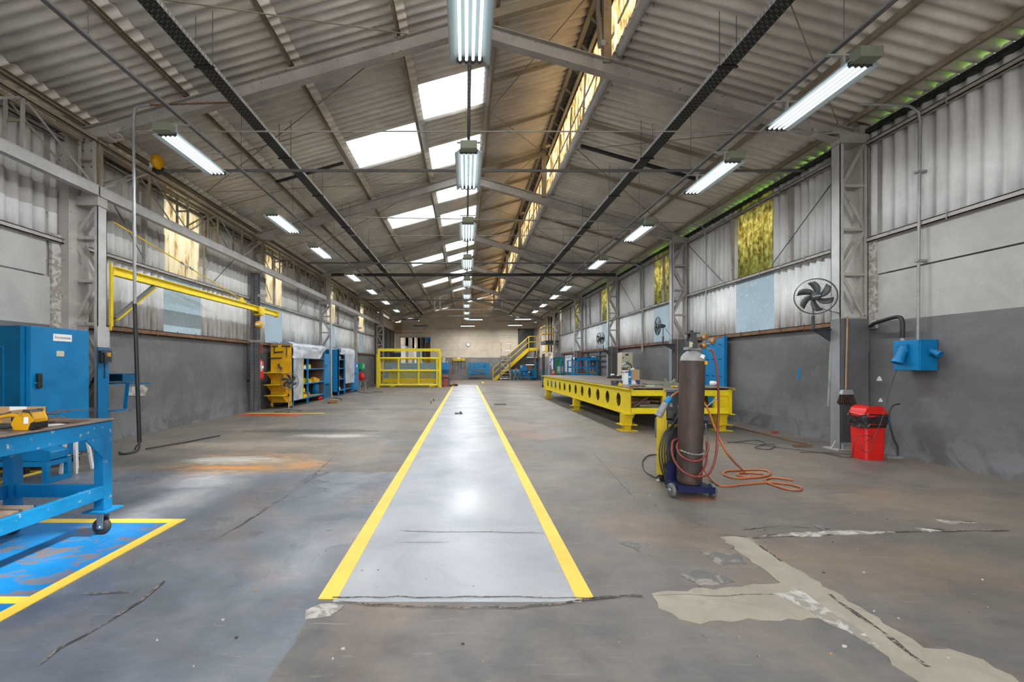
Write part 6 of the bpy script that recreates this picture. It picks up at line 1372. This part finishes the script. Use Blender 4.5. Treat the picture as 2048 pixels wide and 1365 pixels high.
MB().box((-1.42,26.2,.0),(-1.02,27.2,1.0)).build('lower_body','blue_dark',t); MB().prism([(-1.42,1.0),(-1.0,1.0),(-1.0,1.40),(-1.42,1.42)],'y',26.2,27.3).build('desk_top','blue',t); MB().box((-1.42,26.3,1.42),(-1.25,26.8,1.72)).build('panel','beige',t); MB().cyl((-1.13,26.5,1.42),(-1.13,26.5,1.50),.05).build('button','white',t)
t = thing('brown_bin','small orange brown swing bin right of the yellow guard','waste bin',(-1.20,25.8,0))
mb = MB(); rounded(-1.20,25.8,.17,.15,.003,.52,.88,1,mb,.03); mb.build('bin_body','dull_red',t); MB().box((-1.38,25.64,.48),(-1.02,25.96,.58)).build('liner','bin_bag',t); MB().prism([(-1.38,.58),(-1.02,.58),(-1.05,.72),(-1.35,.72)],'y',25.65,25.95).build('lid','dull_red',t)
o = MB().tube([(-1.25+.06*math.cos(q*.6),25.645,.38+.05*math.sin(q*.6)) for q in range(10)],.008,4); o.build('black_ring_mark','black',t)
t = thing('push_broom','broom with a red handle leaning on the blue unit by the aisle','broom',(-.7,26.6,0)); MB().cyl((-.66,26.5,.1),(-1.02,26.7,1.27),.012,n=6).build('handle','red',t); MB().cbox((-.66,26.5,.06),(.34,.12,.12)).build('brush','bristle',t)
t = thing('dustpan','black long-handled dustpan beside the red broom','dustpan',(-.88,26.2,0)); MB().cbox((-.84,26.2,.05),(.28,.25,.09)).build('pan','black',t); MB().cyl((-.95,26.25,.08),(-.95,26.3,.45),.01,n=6).build('handle','black',t)
one(MB().cbox((-.78,26.05,.04),(.12,.1,.06)),'sweepings','orange_yellow','small orange heap between dustpan and broom','sweepings')
# ---- back wall things
Yw = YB-.03
t = thing('wall_clock','round white wall clock on the back wall','clock',(.21,Yw,3.05)); MB().lathe([(0,-.03),(.15,-.03),(.155,-.05),(.18,-.05),(.19,-.03),(.19,.02),(0,.02)],(.21,Yw,3.05),28,'y').build('rim','galv',t); MB().lathe([(0,-.034),(.15,-.034)],(.21,Yw,3.05),28,'y').build('dial','white',t); mb = MB(); mb.bar((.21,Yw-.04,3.05),(.27,Yw-.04,3.08),.012,.004,(0,1,0)); mb.bar((.21,Yw-.04,3.05),(.19,Yw-.04,3.14),.010,.004,(0,1,0)); mb.build('hands','black',t)
t = thing('hook_rail','yellow rail on the back wall hung with dark chains and slings','rail',(-.62,Yw,1.6)); MB().box((-1.15,Yw-.05,1.60),(-.09,Yw,1.86)).build('rail','yellow',t); MB().box((-.75,Yw-.06,1.78),(-.50,Yw-.05,1.90)).build('sign','white',t)
for i, (x, z) in enumerate(((-1.15,.55),(-.99,.60),(-.77,1.25),(-.66,.82),(-.50,.95),(-.42,1.0),(-.36,.86),(-.17,1.0),(-.07,1.02))):
    mb = MB().tube(bez([(x,Yw-.06,1.74),(x+.01,Yw-.06,(1.74+z)/2),(x-.01,Yw-.06,z)],4),.012,5); mb.cbox((x,Yw-.06,z),(.05,.03,.06)); 
    one(mb,'sling_chain','charcoal',words9[i]+' dark chain from the left on the yellow wall rail','chain','chains on the yellow wall rail')
t = thing('pattern_board','blue board stand with grey metal patterns before the back wall','board',(1.1,37.8,0)); Yp = 37.75
MB().box((.22,Yp,.42),(2.02,Yp+.05,1.45)).build('board','blue',t)
for x in (.24,1.98): MB().box((x-.03,Yp-.02,.08),(x+.03,Yp+.06,.45)).build('leg','blue',t); MB().cyl((x,Yp-.02,.04),(x,Yp+.04,.04),.04,n=10).build('wheel','rubber',t)
MB().box((.18,Yp,.9),(.24,Yp+.1,1.25)).build('handle','blue',t)
def pat(pts, closed, lab, w_=.022): return one(MB().tube([(p[0],Yp-.02,p[1]) for p in pts],w_,4,closed),'metal_pattern','olive',lab,'pattern','patterns hung on the blue board')
pat([(.42,1.42),(.42,.50),(1.75,.50),(1.60,.65),(.85,.65),(.52,.88),(.52,1.55),(.42,1.55)],True,'large L-shaped ladder pattern at left on the blue board'); pat([(.7,.92),(1.55,.92),(1.68,.76),(.85,.76)],True,'long slanted pattern in the middle of the blue board'); pat([(.76,1.35),(.90,1.35),(.90,1.08),(.76,1.08)],True,'upright oblong pattern upper left on the blue board'); pat([(1.18,1.34),(1.32,1.34),(1.32,1.18),(1.18,1.18)],True,'small square pattern at top centre of the blue board'); pat([(1.55,1.30),(1.68,1.40),(1.68,1.18),(1.55,1.08)],True,'small slanted pattern at top right of the blue board')
# ---- staircase
t = thing('staircase','yellow-railed steel staircase climbing to the upper door at the back','staircase',(4,37.4,0)); Ys, Ye = 36.9, 37.8
bx0, bx1, zb_, zt2 = 2.27, 5.27, .0, 2.70
for y in (Ys,Ye):
    MB().prism([(bx0,0),(bx0+.32,0),(bx1+.05,zt2-.26),(bx1,zt2),(bx1-.02,zt2)],'y',y,y+.04).build('stringer','yellow',t)
    MB().box((bx1,y,zt2-.24),(5.98,y+.04,zt2)).build('landing_beam','yellow',t)
for q in range(13):
    f_ = (q+.7)/13; MB().box((bx0+.12+3*f_,Ys+.04,2.62*f_-.02),(bx0+.38+3*f_,Ye,2.62*f_+.01)).build('step','charcoal',t)
MB().box((bx1,Ys+.04,zt2-.03),(5.96,Ye,zt2-.005)).build('landing','charcoal',t)
for (xa, za, xb, zb2) in ((bx0,.98,bx1,3.66),(bx0,.52,bx1,3.20)):
    MB().bar((xa,Ys,za),(xb,Ys,zb2),.05).build('handrail','yellow',t); MB().bar((xb,Ys,zb2),(5.93,Ys,zb2),.05).build('handrail','yellow',t)
for x, z0_, z1_ in ((bx0,0,.98),(3.46,1.05,2.05),(bx1,2.6,3.66),(5.93,2.6,3.66)): MB().bar((x,Ys,z0_),(x,Ys,z1_),.05).build('rail_post','yellow',t)
MB().prism([(bx0+.08,.15),(bx1-.05,2.75),(bx1-.05,3.55),(bx0+.08,.90)],'y',Ye-.02,Ye).build('side_screen','dark_gray',t)
MB().prism([(bx0+.30,0.0),(bx1+.0,2.42),(bx1+.0,2.0),(bx0+1.2,0)],'y',Ye-.06,Ye-.04).build('under_screen','dark_gray',t)
MB().box((5.93,Ye,0),(5.99,Ye+.05,2.5)).build('support','steel',t)
# ---- platform ladder
t = thing('platform_ladder','silver platform step ladder standing before the staircase','ladder',(3.2,36,0)); Yl = 35.9; xa, xb = 2.85, 3.60
for x in (xa, xb): MB().cyl((x,Yl,0),(x,Yl,1.85),.03,n=8).build('front_rail','chrome',t); MB().cyl((x,Yl+.0,1.85),(x+.02,Yl+.0,3.02),.018,n=6).build('guard_post','chrome',t); MB().cyl((x,Yl+.92,0),(x,Yl+.3,1.8),.028,n=8).build('rear_rail','chrome',t)
MB().box((xa,Yl,1.80),(xb,Yl+.4,1.98)).build('platform','galv',t)
for z in (3.0,2.45): MB().cyl((xa,Yl,z),(xb,Yl,z),.015,n=6).build('guard_rail','chrome',t)
for q in range(6): MB().box((xa,Yl+.1+.14*(5-q),.25+q*.27),(xb,Yl+.22+.14*(5-q),.28+q*.27)).build('tread','chrome',t)
for s in (0,1): MB().bar((xa if s else xb,Yl-.01,.65),(xb if s else xa,Yl-.01,1.4),.025).build('brace','chrome',t)
MB().box((xa-.08,Yl-.02,.12),(xb+.05,Yl+.02,.2)).build('base_bar','chrome',t)
# ---- sawhorses
for i, x in enumerate((3.66,4.04)):
    t = thing('sawhorse',['left olive steel sawhorse behind the platform ladder','right olive steel sawhorse by the blue workbench'][i],'sawhorse',(x,35.3,0),0,'olive sawhorses'); Y = 35.3+.3*i; w2 = .12
    MB().bar((x-.05,Y,.88),(x+.32,Y,.88),.06).build('top_bar','olive',t)
    for xx in (x, x+.28):
        for s in (-1,1): MB().bar((xx,Y,.86),(xx+s*.16,Y+s*.15,0),.035).build('leg','olive',t)
        MB().bar((xx-.11,Y-.1,.28),(xx+.11,Y+.1,.28),.03).build('crossbar','olive',t)
# ---- blue benches at the back right
t = thing('vice_bench','blue steel bench with a curved blue guard at the back right','workbench',(5.0,36.2,0)); MB().box((4.42,35.9,.78),(5.45,36.7,.85)).build('top','blue',t)
for x in (4.45,5.40):
    for y in (35.93,36.65): MB().box((x-.03,y-.03,0),(x+.03,y+.03,.78)).build('leg','blue',t)
MB().box((4.45,35.92,.22),(5.4,35.97,.32)).build('shelf_rail','blue',t); MB().box((4.6,36.0,.42),(5.1,36.5,.78)).build('drawer_unit','blue',t); MB().box((4.88,35.99,.52),(4.98,36.0,.68)).build('recess','black',t)
MB().prism([(4.42,.85),(5.0,.85),(4.98,1.10),(4.90,1.22),(4.42,1.22)],'y',36.0,36.05).build('guard','blue',t); MB().box((4.98,36.3,.85),(5.44,36.34,1.22)).build('rust_screen','rust',t); MB().box((4.47,35.99,1.08),(4.58,36.0,1.18)).build('label_plate','white',t)
t = thing('blue_tank_cart','blue rounded tank on a stand left of the vice bench','tank',(4.15,37,0)); MB().lathe([(0,-.3),(.25,-.3),(.3,-.2),(.3,.2),(.25,.3),(0,.3)],(4.2,37,.6),18,'x').build('tank','blue',t); MB().box((4.0,36.8,0),(4.4,37.2,.35)).build('stand','blue_dark',t); MB().cbox((4.2,37,.93),(.2,.2,.12)).build('motor','dull_red',t)
t = thing('blue_chest','blue metal chest in the back right corner','chest',(5.65,36.6,0)); MB().box((5.42,36.4,.15),(5.85,37.0,.96)).build('body','blue',t,bevel=.01); MB().box((5.46,36.5,0),(5.8,36.9,.15)).build('base','black',t); MB().box((5.5,36.385,.86),(5.62,36.4,.90)).build('handle','charcoal',t)
# ---- items on the corner walls
c = P(1044,665,Yw-.15); t = thing('corner_fan','grey round fan high on the back wall above the stairs','fan',tuple(c)); fan_head(t,tuple(c),.26,R(25),0,'galv'); MB().bar(c+Vector((0,.05,0)),c+Vector((0,.16,0)),.04).build('bracket','steel',t)
one(MB().cbox(P(1018.5,675.5,Yw-.02),(.24,.06,.08)),'emergency_light','sky_blue_panel','tiny pale blue lamp on the back wall left of the stairs','lamp')
c = P(1073,730,38.36); t = thing('blue_plug_box','small blue socket box on the pipe in the back right corner','socket box',tuple(c)); MB().cbox(c,(.26,.2,.42)).build('case','blue',t,bevel=.02); MB().cyl(c+Vector((-.12,-.05,.05)),c+Vector((-.22,-.1,-.12)),.07,n=10).build('socket','blue',t)
for i, x in enumerate((5.92,6.02)): one(MB().tube([(x+.05,38.46,1.5),(x+.05,38.46,4.5)],.035,6),'corner_pipe','galv',['left','right'][i]+' one of two pale pipes in the back right corner','pipe')
Xw = XR-.02
def rplate(y0, y1, z0, z1, mat, nm, lab, cat): return one(MB().box((Xw-.02,y0,z0),(Xw,y1,z1)),nm,mat,lab,cat)
rplate(34.2,35.6,2.35,2.9,'white','safety_poster','white safety poster on the right wall near the back corner','poster'); rplate(33.2,34.0,2.25,2.8,'yellow','safety_poster','yellow safety poster on the right wall near the back corner','poster')
t = thing('hose_notice','white wall notice with an orange foot on the right wall','notice',(6.1,33,1)); MB().box((Xw-.03,31.2,.95),(Xw,32.3,1.9)).build('sheet','white',t); MB().box((Xw-.04,31.6,.95),(Xw-.03,32.3,1.25)).build('orange_foot','dull_red',t)
# ---- balcony
t = thing('yellow_balcony','small balcony with yellow rails on the right wall near the back','balcony',(5.7,30,2.8)); bx_, by0, by1, bz = 5.27, 29.1, 31.1, 2.9
MB().box((bx_,by0,bz-.22),(XR-.02,by1,bz)).build('deck','charcoal',t)
for z in (bz+.52,bz+.98):
    for y in (by0,by1): MB().bar((bx_,y,z),(XR-.05,y,z),.05).build('rail','yellow',t)
    MB().bar((bx_,by0,z),(bx_,by1,z),.05).build('rail','yellow',t)
for (x, y) in ((bx_,by0),(XR-.06,by0),(bx_,by1),(XR-.06,by1)): MB().bar((x,y,bz),(x,y,bz+1.0),.05).build('rail_post','yellow',t)
MB().box((XR-.03,29.6,bz),(XR-.005,30.5,bz+1.95)).build('doorway','charcoal',t)
for x, y in ((5.75,31.6),(5.95,31.8)): one(MB().cyl((x+.2,y,2.2),(x+.2,y,4.75),.06,n=10),'wall_pipe','charcoal','dark vertical pipe passing the balcony, '+('left' if x < 5.8 else 'right')+' one','pipe')
# brick pier and greenery in the gap of the right wall
t = thing('brick_stack','stack of red bricks seen through the gap beside the farthest column','brick stack',(6.5,28.7,0)); k = 0
for zq in range(30):
    for yq in range(3):
        if k < 90: MB().box((6.42,28.35+.25*yq+(.1 if zq%2 else 0),1.95+zq*.085),(6.57,28.57+.25*yq+(.1 if zq%2 else 0),2.025+zq*.085)).build('brick','dull_red',t)
        k += 1
MB().box((6.42,28.3,0),(6.6,29.2,1.94)).build('base','masonry',t)
# red and blue things in the door at left of the guard
t = thing('corner_riser','dark red riser pipe by the farthest left lattice column','pipe',(-5.7,29.4,0)); MB().cyl((-5.72,29.4,0),(-5.72,29.4,3.9),.05,n=8).build('riser','hose_red',t)
t = thing('hanging_shutter_box','brown slatted box high in the back left corner','box',(-5.7,37.6,4.1))
for q in range(6): MB().box((-6.05,36.95,3.9+q*.16),(-5.4,37.0,4.02+q*.16)).build('slat','wood',t)
one(MB().tube([P(803,666,38.47),P(846,666,38.47)],.02,6),'red_pipe','dull_red','thin red pipe along the back wall above the opening','pipe')
mb = MB()
for q in range(10): mb.tube([P(835+q*2.2,674-abs(4-q)*.9,38.48),P(838+q*2.4,662+q*.5,38.48)],.006,3)
o = one(mb,'hanging_net','dark_gray','dark net hanging over the opening in the back wall','net'); o['kind'] = 'stuff'
# ---- annexe contents
t = thing('blue_rooftank','big blue round tank high in the far room beyond the opening','tank',(-4.1,50,2.6)); MB().lathe([(0,0),(.62,0),(.62,1.15),(.66,1.2),(0,1.2)],(-4.05,50,3.3),20).build('tank','blue_dark',t)
for x in (-4.6,-3.5): MB().box((x-.06,49.9,0),(x+.06,50.1,3.3)).build('stand','steel',t)
t = thing('pallet_rack','blue and orange pallet rack in the far room beyond the opening','rack',(-4,44,0))
for x in (-4.9,-4.1,-3.2): MB().box((x-.05,44,0),(x+.05,44.1,3.0)).build('upright','blue_dark',t)
for z in (1.0,1.9,2.75): MB().box((-4.9,43.98,z),(-3.2,44.05,z+.12)).build('beam','dull_red',t)
rq = random.Random(8)
for i in range(12):
    x = -4.85+1.65*i/12; z = rq.choice([1.12,1.12,2.02]); h_ = rq.uniform(.4,.75); 
    one(MB().box((x,44.1,z),(x+.09,44.4,z+h_)),'stored_roll',rq.choice(['white','white','blue','wood','galv']),(words9+['tenth','eleventh','twelfth'])[i]+' upright roll from the left on the far pallet rack','roll','rolls on the far pallet rack')
t = thing('rust_door','rust brown door leaf at the right of the far room','door',(-3.3,41,0)); MB().box((-3.75,40.5,0),(-3.15,40.56,3.3)).build('leaf','rust',t)
# ---- small floor things
def fp(px, py): return G(px, py)
g = fp(918,829); t = thing('dropped_clamp','small dark clamp lying in the middle of the aisle','clamp',(g.x,g.y,.004)); MB().cbox((g.x-.06,g.y,.022),(.10,.06,.03)).build('jaw','charcoal',t); MB().prism([(g.x+.0,.005),(g.x+.10,.005),(g.x+.05,.075),(g.x+.02,.07)],'y',g.y-.03,g.y+.03).build('body','charcoal',t)
g = fp(1000,810); t = thing('drain_cover','small dark grating piece on the floor right of the aisle','grating',(g.x,g.y,0)); mb = MB()
for q in range(6): mb.cbox((g.x-.16+.065*q,g.y,.02),(.04,.16,.035))
mb.cbox((g.x,g.y,.008),(.4,.18,.015)); mb.build('bars','dark_gray',t)
for i, (px, py) in enumerate(((867,803),(862,808))): g = fp(px,py); one(MB().cyl((g.x,g.y,0),(g.x,g.y,.09),.014,n=6),'floor_bolt','charcoal',['farther','nearer'][i]+' one of two dark bolts standing left of the aisle','bolt')
g = fp(1300,957); 
t = thing('white_scrap','small white scrap on the floor left of the trolley','scrap',(0,0,0)); t.location = tuple(fp(1318,962)); g = fp(1318,962); MB().prism([(g.x-.03,g.y-.02),(g.x+.04,g.y-.01),(g.x+.03,g.y+.02),(g.x-.02,g.y+.02)],'z',.001,.012).build('scrap','white',t)
g = fp(1550,868); one(MB().cbox((g.x,g.y,.03),(.09,.06,.05)),'brick_piece','dull_red','small brick piece on the floor by the right wall','brick')
